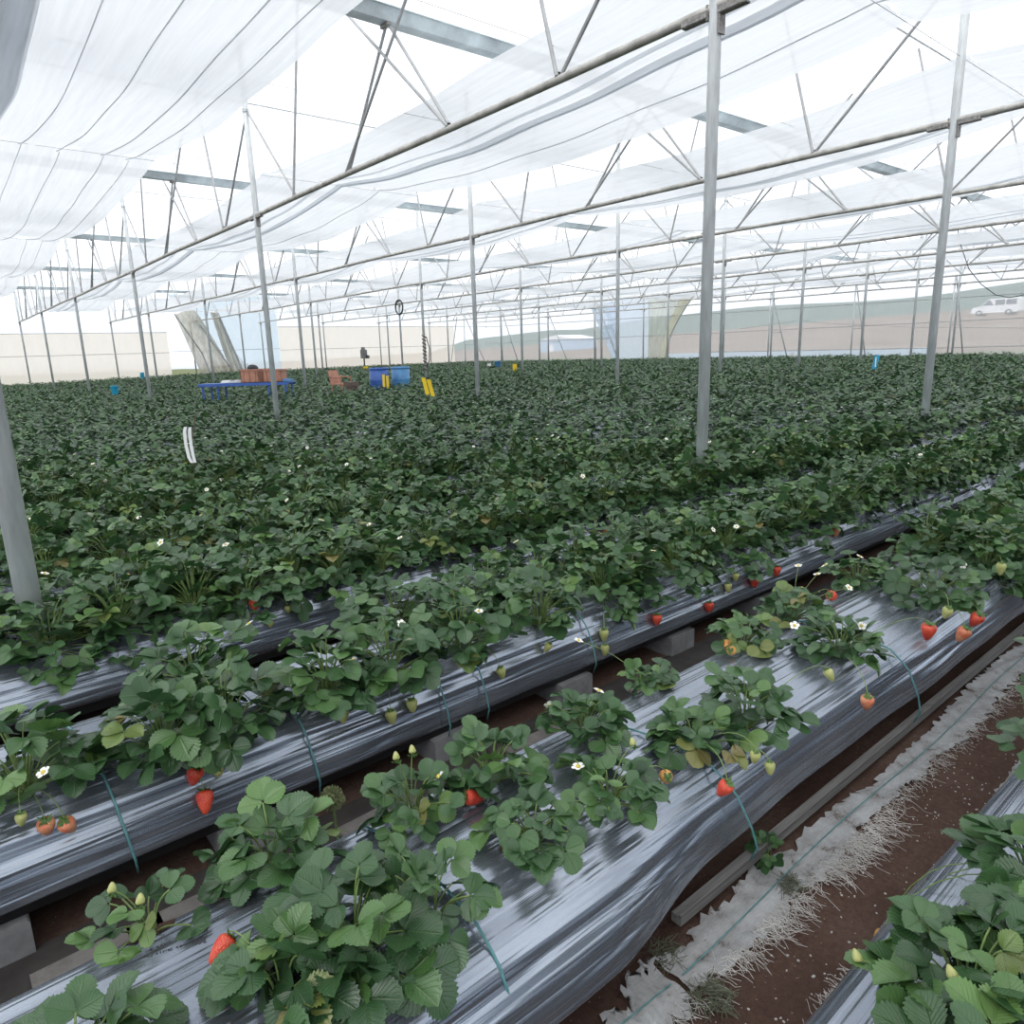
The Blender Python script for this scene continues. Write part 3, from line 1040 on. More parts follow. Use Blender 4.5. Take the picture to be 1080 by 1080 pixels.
# --- the rest of the field on a regular planting grid
rs = np.random.RandomState(77)
spots = []
for k in range(0, NBED):
    yc = bed_centre(k)
    for line in (-1, 1):
        if k == 0 and line < 0: pass
        step = .28 if k > 3 else .25
        x = -1.0 + (.15 if line > 0 else 0)
        while x < 36.4:
            xx = x + rs.normal(0, .03); yy = yc + line * .15 + rs.normal(0, .02)
            x += step
            if k == 1 and xx < 3.75: continue
            if k == 2 and line < 0 and xx < 2.12: continue
            if k == 2 and line > 0 and xx < 1.35 : continue
            if k == 0 and xx < 2.05: continue
            if rs.rand() < .03 and k > 3: continue
            u, v, d = proj((xx, yy, .5 + float(gz(xx, yy))))
            mg = 90 if d > 3 else 160
            if d < .3 or not (-mg < u < 1080 + mg and v < 1080 + mg): continue
            spots.append((d, xx, yy, k, line, 1 if (-15 < u < 1095) else 0))
spots.sort()
N_IND = 300 - len(NEAR)
ind = [s for s in spots if s[5]][:N_IND]
indset = set((s[1], s[2]) for s in ind)
rest = [s for s in spots if (s[1], s[2]) not in indset]

VAR = []
for q in range(14):
    r2 = np.random.RandomState(500 + q)
    fr = plant_frames(r2, r2.uniform(.235, .275), r2.uniform(.17, .225), 42, r2.uniform(.057, .066), .10, (1.12, .90), .75)
    # leaves past the shoulder of the bed hang down over its side
    end = fr[1]
    over = np.clip(-end[:, 1] - .07, 0, None)
    end[:, 2] = np.maximum(end[:, 2] - over * 1.15, -.17)
    fr[2][:] -= over * 2.2
    V, F, col = plant_leaves(r2, fr, 1)
    VAR.append((np_mesh('foliage', V, F, M['leaf'], col), plant_stems(fr, 4, 3), fr))
STM = []
for q in range(14):
    mb = VAR[q][1]
    me = bpy.data.meshes.new('stem'); me.from_pydata(mb.v, [], mb.f); me.materials.append(M['stem']); STM.append(me)


def place_label(k):
    if k == 1: return 'dense strawberry plant at the far crowded end of the first bed', 'plants crowding the far end of the first bed'
    if k == 2: return 'leafy strawberry plant in the unbroken stretch of the second bed', 'plants along the second bed'
    if k == 0: return 'strawberry plant farther along the bed below the camera', 'plants along the bed below the camera'
    return 'leafy strawberry plant in the dense %s bed counted from the soil path' % ORD[k], 'plants along the %s bed' % ORD[k]


for i, (d, x, y, k, line, _) in enumerate(ind):
    q = int(rs.randint(14))
    root = empty('strawberry_plant', (x, y, bed_top(k, x, y) + .004))
    sc = rs.uniform(.86, 1.12) * (0.92 if k < 3 else 1.0)
    root.rotation_euler = (0, 0, rs.normal(0, .35) + (PI if line > 0 else 0)); root.scale = (sc, sc, sc * rs.uniform(.85, 1.1))
    lab, grp = place_label(k)
    tag(root, lab, 'strawberry plant', grp)
    link('foliage', VAR[q][0], None, root)
    link('stem', STM[q], None, root)
    if rs.rand() < .35:
        a = rs.rand() * 6.28; dd = rs.uniform(.06, .17)
        add_flower(root, (dd * math.cos(a), dd * math.sin(a), rs.uniform(.19, .24)), rs)
    root_scale = root.scale.copy()
    PLANTS.append((root, x, y, k))

# --- fruit seen in the photograph: (u, v, bed or None, kind, size); hanging ones lie against the near side of the bed
FRUIT = [
    (207, 812, 2, 'red', 1.45, 'side'), (216, 838, 2, 'red', 1.45, 'side'), (230, 812, 2, 'green', .9, 'side'),
    (48, 868, 2, 'pale', 1.25, 'side'), (69, 868, 2, 'pale', 1.25, 'side'), (22, 860, 2, 'green', .8, 'side'),
    (268, 634, 3, 'red', 1.45, 'side'), (304, 640, 3, 'green', 1.0, 'side'), (285, 656, 3, 'green', .9, 'side'),
    (240, 993, 1, 'red', 1.15, 'top'), (494, 841, 1, 'red', 1.15, 'top'), (505, 822, 1, 'yellow', 1.0, 'top'),
    (767, 828, 1, 'red', 1.1, 'side'), (703, 819, 1, 'yellow', 1.0, 'top'), (797, 795, 1, 'green', .8, 'side'), (812, 806, 1, 'green', .8, 'side'),
    (765, 680, 1, 'yellow', 1.3, 'top'), (771, 686, 1, 'yellow', 1.0, 'top'), (876, 628, 1, 'red', 1.35, 'top'),
    (915, 737, 1, 'pale', 1.2, 'side'), (873, 708, 1, 'green', .9, 'side'), (980, 661, 1, 'red', 1.5, 'side'), (1018, 665, 1, 'pale', 1.5, 'side'), (1032, 650, 1, 'red', 1.5, 'side'),
    (1000, 643, 1, 'green', 1.1, 'side'), (1056, 596, 1, 'green', 1.2, 'side'),
    (748, 637, 2, 'red', 1.4, 'side'), (693, 650, 2, 'red', 1.4, 'side'), (796, 611, 2, 'red', 1.4, 'side'), (819, 599, 2, 'red', 1.5, 'side'), (882, 558, 2, 'pale', 1.4, 'side'),
    (768, 617, 2, 'green', 1.1, 'side'), (776, 606, 2, 'green', 1.1, 'side'), (367, 733, 2, 'green', 1.2, 'side'), (362, 750, 2, 'green', 1.1, 'side'), (434, 740, 2, 'green', 1.2, 'side'),
    (528, 706, 2, 'green', 1.1, 'side'), (637, 666, 2, 'green', 1.2, 'side'), (638, 682, 2, 'green', 1.1, 'side'), (412, 752, 2, 'green', 1.2, 'side'), (579, 680, 2, 'green', 1.0, 'side'),
    (905, 1030, 0, 'green', 1.1, 'side2'), (930, 985, 0, 'yellow', .8, 'side2'), (925, 1035, 0, 'green', 1.2, 'side2'),
    (640, 556, 3, 'red', 1.4, 'side'), (912, 540, 3, 'red', 1.4, 'side'), (845, 552, 3, 'pale', 1.4, 'side'), (660, 553, 3, 'green', 1.4, 'side'),
]
for (u, v, k, kind, s, how) in FRUIT:
    yc = bed_centre(k)
    if how == 'side': p = aty(u, v, yc - .335)
    elif how == 'side2': p = aty(u, v, yc + .34)
    else:
        p = atz(u, v, .425)
    if how == 'side':
        # slide along the bed's slope when the point is above its shoulder
        for _ in range(4):
            yy = yc - float(np.interp(p[2] - float(gz(p[0], yc)), [.15, .22, .315, .372, .395], [.345, .335, .30, .24, .13]))
            p = aty(u, v, yy)
    pl = nearest_plant(p)
    s_inv = 1.0 / pl.scale[0]
    if abs(pl.scale[0] - 1) > 1e-6:
        # copies of the common plant are scaled; keep fruit size true
        loc = np.array(pl.location)
        pp = loc + (np.array(p) - loc) * np.array([s_inv, s_inv, 1.0 / pl.scale[2]])
        add_berry(pl, pp, kind, s * s_inv)
    else:
        add_berry(pl, p, kind, s, (rs.normal(0, .25), rs.normal(0, .25)) if how != 'top' else (1.1, .5))

for (u, v, z) in ((148, 952, .50), (118, 940, .49), (905, 1012, .46), (1005, 1030, .52), (418, 800, .56), (435, 793, .57), (668, 785, .53)):
    p = atz(u, v, z)
    pl = nearest_plant(p)
    if abs(pl.scale[0] - 1) > 1e-6: continue
    l = np.array(p) - np.array(pl.location)
    bud = link('flower_bud', BERRY['green'], None, pl); bud.location = l; bud.scale = (.5, .5, .45); bud.rotation_euler = (PI * .8, .3, 0)
    cx_ = link('calyx', CALYX, None, bud); cx_.scale = (1.9, 1.9, 1.9)
    pts = [tuple((1 - t) ** 2 * np.array([0, 0, .01]) + 2 * t * (1 - t) * np.array([l[0] * .4, l[1] * .4, l[2] * .9]) + t * t * l) for t in np.linspace(0, 1, 6)]
    MB().tube(pts, .0014, 5, False).build('bud_stalk', M['stem'], pl)

# flower heads seen on near plants
for (u, v, z) in ((46, 815, .50), (17, 792, .52), (580, 744, .50), (505, 645, .55), (423, 658, .55), (610, 676, .5), (906, 694, .36), (842, 597, .52), (862, 606, .5), (838, 660, .52), (1005, 566, .55), (895, 620, .5), (263, 658, .55)):
    p = atz(u, v, z)
    pl = nearest_plant(p)
    l = np.array(p) - np.array(pl.location)
    rz = pl.rotation_euler[2]; co, si = math.cos(-rz), math.sin(-rz)
    add_flower(pl, (l[0] * co - l[1] * si, l[0] * si + l[1] * co, l[2]), rs)

# loose leafy weed at the foot of the first bed
rs2 = np.random.RandomState(4)
x, y, z = atz(775, 878, .06)
fr = plant_frames(rs2, .07, .07, 8, .032, .0)
root = empty('weed', (x, .915, .02)); tag(root, 'small green weed at the foot of the first bed', 'weed')
V, F, col = plant_leaves(rs2, fr, 1); link('foliage', np_mesh('foliage', V, F, M['leaf'], col), None, root)
plant_stems(fr, 4, 3, .001).build('stem', M['stem'], root)
# fuzzy seed head standing by the dark gap
x, y, z = atz(350, 838, .45)
root = empty('seed_head', (x, y, 0)); tag(root, 'pale fuzzy round seed head standing in the gap between beds', 'seed head')
mb = MB(); r3 = np.random.RandomState(2)
for _ in range(420):
    d = r3.normal(0, 1, 3); d /= np.linalg.norm(d)
    c = np.array([0, 0, .44])
    mb.tube([tuple(c + d * .012), tuple(c + d * r3.uniform(.026, .034))], .0011, 3, False)
mb.lathe([(.002, .418), (.016, .425), (.021, .44), (.016, .455), (.002, .462)], (0, 0, 0), 12)
mb.build('fuzz', M['verge'], root)
MB().tube([(0, 0, .02), (.008, .0, .25), (0, 0, .43)], .003, 6).build('stem', M['stem'], root)

# --- all plants farther off: one continuous canopy
nR = len(rest)
VS = []
for q in range(10):
    r2 = np.random.RandomState(900 + q)
    fr = plant_frames(r2, .235, .205, 26, .064, .08, (1.15, .82), .4)
    fr[2][:] *= .6
    VS.append(plant_leaves(r2, fr, 2))
allV = []; allF = []; allC = []; off = 0
r2 = np.random.RandomState(31)
for (d, x, y, k, line, _) in rest:
    V, F, col = VS[r2.randint(10)]
    a = r2.normal(0, .3) + (PI if line > 0 else 0); s = r2.uniform(.85, 1.15)
    co, si = math.cos(a) * s, math.sin(a) * s
    W = np.empty_like(V)
    W[:, 0] = V[:, 0] * co - V[:, 1] * si + x
    W[:, 1] = V[:, 0] * si + V[:, 1] * co + y
    W[:, 2] = V[:, 2] * s * r2.uniform(.85, 1.15) + bed_top(k, x, y)
    allV.append(W); allF.append(F + off); off += len(V)
    cc = col.copy(); cc[:, 0] = np.clip(cc[:, 0] + r2.normal(0, .07), 0, 1)
    allC.append(cc)
nleafq = sum(len(f) for f in allF)
# white blossoms among them
fl = []
for (d, x, y, k, line, _) in rest:
    if r2.rand() < .32 and d > 6:
        p = np.array([x + r2.normal(0, .12), y + r2.normal(0, .12), bed_top(k, x, y) + r2.uniform(.16, .25)])
        fl.append(p)
fl = np.array(fl)
r = .014
quad = np.array([(-r, -r, 0), (r, -r, .002), (r, r, .004), (-r, r, .002)])
fv = (fl[:, None, :] + quad[None]).reshape(-1, 3)
ff = np.arange(len(fv)).reshape(-1, 4) + off
V = np.concatenate(allV + [fv]); F = np.concatenate(allF + [ff]); Ccol = np.concatenate(allC + [np.zeros((len(fv), 3))])
me = np_mesh('strawberry_foliage', V, F, [M['leaf'], M['petal']], Ccol, smooth=True)
mi = np.zeros(len(F), np.int32); mi[nleafq:] = 1
me.polygons.foreach_set('material_index', mi)
o = link('strawberry_foliage', me, None)
tag(o, 'continuous green strawberry canopy filling the far part of the field', 'strawberry plants', kind='stuff')
print('plants individual', len(NEAR) + len(ind), 'rest', nR, 'quads', len(F), 'max ind depth', ind[-1][0])

# ------------------------------------------------------------------ steel frame of the greenhouse
X0, Y0, SX, SY, ZP = 4.836, 3.424, 4.514, 9.04, 3.85
RIDGE, VALLEY = 6.64, 5.27


def roof_z(y):
    """ridge over the post lines, valley gutter midway"""
    h = SY / 2
    a = abs(((y - (Y0 + h) + h) % SY) - h) / h
    return VALLEY + (RIDGE - VALLEY) * math.sin(a * PI / 2) ** .85


def truss_ord(i):
    return ORD[i + 1]


POSTS = {}


def post(x, y, label, group, bracket, r=.046, bend=0.0, ztop=None):
    zt = ztop if ztop else roof_z(y) - .05
    zb = float(gz(x, y)) - .15
    o = MB().tube([(0, 0, zb), (0, 0, zt * .5), (0, 0, zt)], r, 14).build('steel_post', M['steel'], smooth=True, loc=(x, y, 0))
    tag(o, label, 'post', group)
    if bracket:
        mb = MB()
        for sy in (-1, 1):
            mb.box((-.012, sy * .16, ZP - .052), (.055, .22, .012))
            mb.box((-.040, sy * .16, ZP - .03), (.010, .22, .045))
        mb.box((.0, -.052, ZP - .10), (.07, .016, .16))
        mb.box((.0, .052, ZP - .02), (.07, .016, .10))
        mb.build('bracket', M['bracket'], o)
        mb = MB()
        mb.tube([(0, -.07, 5.45), (0, .07, 5.45)], .012, 6); mb.lathe([(.052, 5.42), (.056, 5.43), (.056, 5.47), (.052, 5.48)], (0, 0, 0), 12)
        mb.build('collar', M['steel'], o)
    return o


PLAB = {(-1, 0): 'steel post at the frame edge, rising from behind the second bed',
        (0, 0): 'thick steel post standing in the field among the near beds',
        (1, 0): 'tilted-looking steel post beside the cyan marker, under the second pipe',
        (0, 1): 'steel post in front of the blue bench and red crates',
        (1, 1): 'steel post just behind the pair of yellow traps',
        (2, 1): 'steel post under the third roof pipe, midway in the field',
        (2, 2): 'steel post with a brown rope bundle tied on it',
        (3, 3): 'steel post with the dark hose coil hanging on it',
        (0, 2): 'steel post under the first roof pipe, near the blue cup on the plants'}
for i in range(-1, 8):
    for j in range(0, 6):
        x, y = X0 + SX * i, Y0 + SY * j
        if (i, j) == (-1, 0): x, y = .20, 3.424
        elif i == -1: continue
        if not in_frame((x, y, 1.0), 30) and not in_frame((x, y, 3.3), 30): continue
        if (i, j) in PLAB: lab, grp = PLAB[(i, j)], None
        else: lab, grp = 'slim steel post under the %s roof pipe, far back in the field' % truss_ord(i), 'far posts under the %s roof pipe' % truss_ord(i)
        post(x, y, lab, grp, True)

# trusses: one pipe along the width of the house with V-shaped web rods above it
WEBS = [(1.638, 0.000, 5.46), (1.638, 2.316, None), (3.356, 4.497, 5.23), (3.356, 5.650, None), (5.706, 4.543, 5.23), (5.706, 3.390, None), (7.435, 9.040, 5.46), (7.435, 6.723, None)]
for i in range(-1, 8):
    x = X0 + SX * i
    root = empty('roof_truss', (x, 0, 0))
    tag(root, ('steel roof truss with V rods, %s one counted from the near end' % truss_ord(i)), 'roof truss')
    pts = [(0, y, ZP + .008 * math.sin(y * .8 + i)) for y in np.linspace(-5.0, YB - .3, 60)]
    MB().tube(pts, .036, 10).build('bottom_pipe', M['steelp'], root, True)
    for j in range(-1, 5):
        yb = Y0 + SY * j
        for (a, b, zt) in WEBS:
            ya, yt = yb + a, yb + b
            if not (in_frame((x, ya, ZP), 40) or in_frame((x, (ya + yt) / 2, 4.3), 40)): continue
            zt2 = zt if zt else roof_z(yt) - .03
            off = .021 if zt else -.021
            mb = MB().tube([(off, ya, ZP + .02), (off, yt, zt2)], .019, 7)
            mb.box((0, ya, ZP + .036), (.022, .035, .035))
            mb.build('web_rod', M['web'], root)
    # bow following the roof film
    for j in range(-1, 5):
        yb = Y0 + SY * j
        pts = [(0, y, roof_z(y) + .035) for y in np.linspace(yb, yb + SY, 26)]
        MB().tube(pts, .010, 6).build('roof_bow', M['washed'], root, True)

# valley gutters
for j in range(0, 5):
    y = Y0 + SY / 2 + SY * j
    mb = MB()
    prof = [(-.20, .09), (-.17, .09), (-.085, -.02), (.085, -.02), (.17, .09), (.20, .09), (.20, .10), (.165, .10), (.08, -.008), (-.08, -.008), (-.165, .10), (-.20, .10)]
    mb.prism([(y + a, VALLEY + b - .02) for a, b in prof], -3.0, 37.6, 'x')
    root = mb.build('roof_gutter', M['gutter'])
    tag(root, 'galvanised valley gutter, %s row back, seen between the shade cloths' % ORD[j + 1], 'gutter')
    rv = MB()
    for xx in np.arange(-2.5, 37, .5):
        rv.box((xx, y - .12, VALLEY + .02), (.02, .012, .012))
        rv.box((xx + .2, y + .12, VALLEY + .02), (.02, .012, .012))
    rv.build('rivet', M['bracket'], root)
    for i in range(0, 8):
        xx = X0 + SX * i
        MB().box((xx, y, VALLEY - .05), (.06, .16, .05)).build('gutter_clamp', M['bracket'], root)

# purlins under the film
pn = 0
for j in range(0, 5):
    for dy in (-2.26, 2.26):
        y = Y0 + SY / 2 + SY * j + dy
        pn += 1
        o = MB().tube([(-3, y, roof_z(y) + .02), (37.6, y, roof_z(y) + .02)], .016, 6).build('trim_%d' % pn, M['steel'])
        struct(o, 'thin roof purlin running lengthwise above the trusses, number %s' % ORD[pn], 'purlin')

# thin wires that carry the cloth
WY = []
for j in range(0, 5):
    WY += [(Y0 + SY * j, 4.50), (Y0 + SY * j + 2.2, 4.40), (Y0 + SY * j + 4.52, 4.33)]
for q, (y, z) in enumerate(WY[:13]):
    tag(MB().tube([(-2.5, y, z), (10, y, z - .015), (37, y, z)], .0028, 5).build('support_wire', M['web']),
        'thin straight wire under the shade cloths, %s back from the camera' % ORD[q + 1], 'wire')

# ------------------------------------------------------------------ shade cloths
KN = [Y0 + SY * j for j in range(-1, 6)]
CLAB = ['white shade cloth strip with a grey gathered edge, overhead at the frame corner',
        'white shade cloth strip hung beside the thick first full pipe']


def cloth_sheet(xt, xs, ya, yb, ny, ph, drop=0.0):
    T = np.linspace(0, 1, ny)
    P = np.zeros((ny, len(xs), 3))
    span = 3.3
    for a, t in enumerate(T):
        y = ya + (yb - ya) * t
        sg = .19 * (4 * t * (1 - t)) ** .75
        r = xs / span
        z = 4.56 - sg - .10 * r * (4 * t * (1 - t)) - .05 * np.sin(PI * np.clip(r, 0, 1))
        z = z + .016 * np.sin(xs * 7 + .5 * math.sin(y * .7) + ph[1]) + .010 * np.sin(xs * 17 + .8 * math.sin(y * .9 + ph[2])) + .005 * np.sin(xs * 41 + y * .4 + ph[3])
        z = z + .014 * math.sin(2 * PI * t * 4) * np.sin(xs * 3 + ph[4])
        xw = xs + (.03 * math.sin(y * .9 + ph[0]) + .02 * np.sin(xs * 2 + y * .6))
        P[a, :, 0] = xw; P[a, :, 1] = y; P[a, :, 2] = z - drop
    return P


def sheet_obj(name, P, root):
    a_, b_ = P.shape[:2]
    idx = np.arange(a_ * b_).reshape(a_, b_)
    F = np.stack([idx[:-1, :-1], idx[1:, :-1], idx[1:, 1:], idx[:-1, 1:]], -1).reshape(-1, 4)
    return link(name, np_mesh(name, P.reshape(-1, 3), F, M['cloth']), None, root)


for i in range(-1, 8):
    xt = X0 + SX * i
    rsx = np.random.RandomState(40 + i)
    root = empty('shade_cloth', (xt, 0, 0))
    lab = CLAB[i + 1] if i < 1 else 'white shade cloth strip hung beside the %s roof pipe' % truss_ord(i)
    tag(root, lab, 'shade cloth')
    x0 = .22 + rsx.uniform(-.05, .05); x1 = 3.25 + rsx.uniform(-.1, .1)
    if i == -1: x0, x1, bands = .22, 3.03, [(.22, .93), (.23, .90), (.58, .66), (1.30, 1.308), (1.75, 1.758), (2.30, 2.312), (2.62, 2.628)]
    elif i == 7: x0, x1, bands = .2, 1.25, [(.6, .7)]
    elif i == 0: x0, x1, bands = .20, 3.28, [(1.30, 1.38), (1.58, 1.72), (1.66, 1.70), (2.4, 2.408)]
    else:
        c = rsx.uniform(1.7, 2.7); bands = [(c, c + .08), (c + .25, c + .36)]
    for s in range(len(KN) - 1):
        ya, yb = KN[s], KN[s + 1]
        if not any(in_frame((xt + q, yy, 4.4), 250) for q in (x0, 1.5, x1) for yy in np.linspace(max(ya, .3), yb, 6)): continue
        ny = 34 if i < 2 else 16
        ph = rsx.rand(8) * 6.28
        xs = np.linspace(x0, x1, 90 if i < 2 else 50)
        P = cloth_sheet(xt, xs, ya, yb, ny, ph)
        sheet_obj('cloth_panel', P, root)
        # gathered pleats: the cloth lies double there
        for (ba, bb) in bands:
            n = max(5, int((bb - ba) * 40))
            xb = np.linspace(ba, bb, n)
            Q = cloth_sheet(xt, xb, ya, yb, ny, ph, .016 + .009 * bands.index((ba, bb)))
            Q[:, 0, 2] += .012; Q[:, -1, 2] += .012
            sheet_obj('pleat', Q, root)

# ------------------------------------------------------------------ roof and walls of film
ys = np.linspace(Y0 - SY, Y0 + SY * 5, 241)
P = np.zeros((2, len(ys), 3)); P[0, :, 0] = -6; P[1, :, 0] = 37.85
P[:, :, 1] = ys[None]; P[:, :, 2] = np.array([roof_z(y) + .01 for y in ys])[None]
struct(MB().grid(P).build('ceiling', M['roof'], smooth=True), 'bright translucent plastic roof film over the whole greenhouse', 'roof')

YW, XW = 48.98, 37.9


def wall_panel(name, mat, pts, label, cat='wall', fold=0.0):
    """flat or slightly folded sheet; pts: list of 4 corners, bottom pair then top pair"""
    a, b, c, d = [np.array(p, float) for p in pts]
    n, m = 40, 6
    P = np.zeros((n, m, 3))
    nrm = np.cross(b - a, d - a); nrm /= np.linalg.norm(nrm)
    for q in range(n):
        s = q / (n - 1)
        lo = a + (b - a) * s; hi = d + (c - d) * s
        for w in range(m):
            P[q, w] = lo + (hi - lo) * w / (m - 1) + nrm * fold * math.sin(s * 40 + w)
    return struct(MB().grid(P).build(name, mat, smooth=True), label, cat)


xa = atx
# back wall (beyond the last bed): bright film above, beige net below, gap in the middle
xg0 = aty(181, 390, YW)[0]; xg1 = aty(297, 388, YW)[0]; xg2 = aty(480, 385, YW)[0]
wall_panel('wall_back', M['wallfilm'], [(-6, YW, 3.22), (xg0, YW, 3.22), (xg0, YW, 6.6), (-6, YW, 6.6)], 'bright film above the beige net of the back wall')
wall_panel('wall_back_net', M['beige'], [(-6, YW - .02, .0), (xg0, YW - .02, .0), (xg0, YW - .02, 3.22), (-6, YW - .02, 3.18)], 'beige net wall at the back, next to the torn opening', fold=.01)
wall_panel('wall_back_film', M['bluefilm'], [(xg1 - 2.4, YW + .4, 0), (xg1, YW, 0), (xg1, YW, 5.6), (xg1 - 6.8, YW + .4, 5.6)], 'pale blue film sheet behind the torn net')
wall_panel('wall_back_net', M['beige'], [(xg1 + .0, YW - .02, .25), (xg2, YW - .02, .4), (xg2, YW - .02, 3.55), (xg1, YW - .02, 3.57)], 'beige net wall at the back, behind the barrels', fold=.01)
wall_panel('wall_back_film', M['wallfilm'], [(xg1, YW, 3.55), (XW, YW, 3.55), (XW, YW, 6.6), (xg1, YW, 6.6)], 'bright film above the beige net behind the barrels')
wall_panel('wall_back_film', M['wallfilm'], [(xg2, YW, 0), (XW, YW, 0), (XW, YW, 3.55), (xg2, YW, 3.55)], 'clear film panel in the far corner of the greenhouse')
wall_panel('wall_back_skirt', M['wallfilm'], [(xg1, YW - .1, -.1), (xg2, YW - .1, -.1), (xg2, YW - .1, .42), (xg1, YW - .1, .30)], 'white film skirt under the beige net')

# side wall (beyond the ends of the beds)


def ywall(u, v=372): return atx(u, v, XW)[1]


yb0, yb1 = ywall(684), ywall(652)      # blue panel
yn0, yn1 = ywall(706), ywall(684)      # green net curtain
yc0 = ywall(760)
wall_panel('wall_end', M['wallfilm'], [(XW, -6, -.2), (XW, yn0, -.2), (XW, yn0, 6.6), (XW, -6, 6.6)], 'hazy clear film end wall with a bare hillside behind it')
wall_panel('wall_end_film', M['bluefilm'], [(XW, yb0, -.2), (XW, yb1, -.2), (XW, yb1 + 2.9, 4.75), (XW, yb0, 4.75)], 'pale blue film panel in the end wall')
wall_panel('wall_end_film', M['wallfilm'], [(XW, yb1, -.2), (XW, YW, -.2), (XW, YW, 4.75), (XW, yb1, 4.75)], 'hazy clear film end wall towards the far corner')
wall_panel('wall_end_film', M['roof'], [(XW, yn0, 4.75), (XW, YW, 4.75), (XW, YW, 6.6), (XW, yn0, 6.6)], 'bright film band above the end wall')

# net curtain with a curved pale edge
P = np.zeros((24, 16, 3))
for q in range(24):
    s = q / 23
    for w in range(16):
        t = w / 15
        ytop = yn1 + (ywall(735, 310) - yn1) * s
        ybot = yn1 + (yn0 + .2 - yn1) * s
        bow = (ytop - ybot) * (t ** 1.7)
        P[q, w] = (XW - .10 + .05 * math.sin(s * 22 + 3 * t), ybot + bow, .6 + t * 4.0)
o = MB().grid(P).build('net_curtain', M['greennet'], smooth=True)
tag(o, 'grey green net curtain drawn aside on the end wall', 'curtain')
P2 = np.zeros((24 - 16, 16, 3)); 
edge = MB().grid(P[17:] + np.array([-.03, 0, 0])).build('pale_border', M['yellowedge'], o, True)
edge['label'] = 'pale yellow border of the curtain'
MB().tube([tuple(p) for p in P[-1] + np.array([-.05, 0, 0])], .045, 6).build('curtain_rod', M['web'], o)

wall_panel('wall_end_skirt', M['bluefilm'], [(XW - .06, ywall(985), -.1), (XW - .06, yn0, -.1), (XW - .06, yn0, 1.0), (XW - .06, ywall(985), 1.06)], 'pale film skirt along the foot of the end wall')
# rails on the walls
for q, (z0, z1, y0, y1, r) in enumerate(((3.25, 3.50, 2, YW, .022), (2.27, 2.18, 2, YW, .02), (1.08, 1.05, 2, 27, .024))):
    o = MB().tube([(XW - .12, y0, z0), (XW - .12, (y0 + y1) / 2, (z0 + z1) / 2 - .04), (XW - .12, y1, z1)], r, 6).build('trim_%d' % (20 + q), M['web'])
    struct(o, ['upper', 'middle', 'lower'][q] + ' steel rail across the hazy end wall', 'rail')
for q, (x0_, x1_, z0, z1) in enumerate(((-4, xg0, 3.19, 3.24), (-4, xg0, 1.95, 2.0), (xg1, XW, 3.57, 3.55), (xg1, xg2, 2.0, 2.06), (xg0, xg1, 2.06, 2.1))):
    o = MB().tube([(x0_, YW - .12, z0), (x1_, YW - .12, z1)], .018, 6).build('trim_%d' % (30 + q), M['web'])
    struct(o, ['top rail of the beige net beside the opening', 'middle rail of the beige net beside the opening', 'top rail of the beige net behind the barrels',
               'middle rail of the beige net behind the barrels', 'thin rail crossing the torn opening'][q], 'rail')

# braced end frames along the end wall

def a_frame(u_top, u_leg, v_leg, lab, xx=None):
    x = X0 + SX * 7 if xx is None else xx
    y = atx(u_top, 310, x)[1]
    root = empty('braced_frame', (x, y, 0))
    tag(root, lab, 'braced frame')
    g = float(gz(x, y))
    MB().tube([(0, 0, g - .1), (0, 0, ZP + .35)], .035, 8).build('upright', M['steel'], root, True)
    yl = atx(u_leg, v_leg, x + .6)[1] - y
    MB().tube([(.06, -.02, ZP + .3), (.6, yl, g + .2)], .030, 8).build('brace', M['web'], root, True)
    MB().tube([(.02, 0, g + 1.9), (.36, yl * .55, g + 1.9)], .018, 6).build('tie', M['web'], root, True)


a_frame(813, 832, 376, 'braced steel frame before the end wall, between post and white tag')
a_frame(902, 914, 374, 'braced steel frame before the end wall, above the cyan marker')
a_frame(1006, 1017, 373, 'braced steel frame before the end wall, below the white van')
a_frame(628, 655, 382, 'braced steel frame leaning beside the pale blue film panel', X0 + SX * 6)
a_frame(577, 600, 382, 'braced steel frame in front of the small blue shed', X0 + SX * 7)
a_frame(528, 548, 381, 'braced steel frame behind the small yellow trap', X0 + SX * 6)
a_frame(488, 514, 383, 'braced steel frame beside the corner of the beige net', X0 + SX * 6)

# leaning brace at the corner of the beige net
p = aty(482, 334, YW - .2); q = aty(474, 384, YW - .3)
q = (q[0], q[1], -.1)
tag(MB().tube([p, q], .035, 8).build('corner_post', M['web']), 'dark leaning post at the end of the beige net', 'post')

# ------------------------------------------------------------------ torn net in the opening
YT = 47.4


def net_sheet(cols, lab, mat, seed):
    """cols: list of (u_top, v_top, u_bot, v_bot) lines from the top of the net to its bottom"""
    r_ = np.random.RandomState(seed)
    n, m = len(cols) * 6, 22
    P = np.zeros((n, m, 3))
    for a in range(n):
        f = a / (n - 1) * (len(cols) - 1); c = min(int(f), len(cols) - 2); f -= c
        ln = [cols[c][k] * (1 - f) + cols[c + 1][k] * f for k in range(4)]
        for b in range(m):
            t = b / (m - 1)
            u = ln[0] + (ln[2] - ln[0]) * t; v = ln[1] + (ln[3] - ln[1]) * t
            P[a, b] = aty(u, v, YT + .28 * math.sin(a * .9 + t * 2) + .1 * math.sin(a * 2.3 + seed) * t)
    o = MB().grid(P).build('torn_net', mat, smooth=True)
    tag(o, lab, 'torn net')
    return o


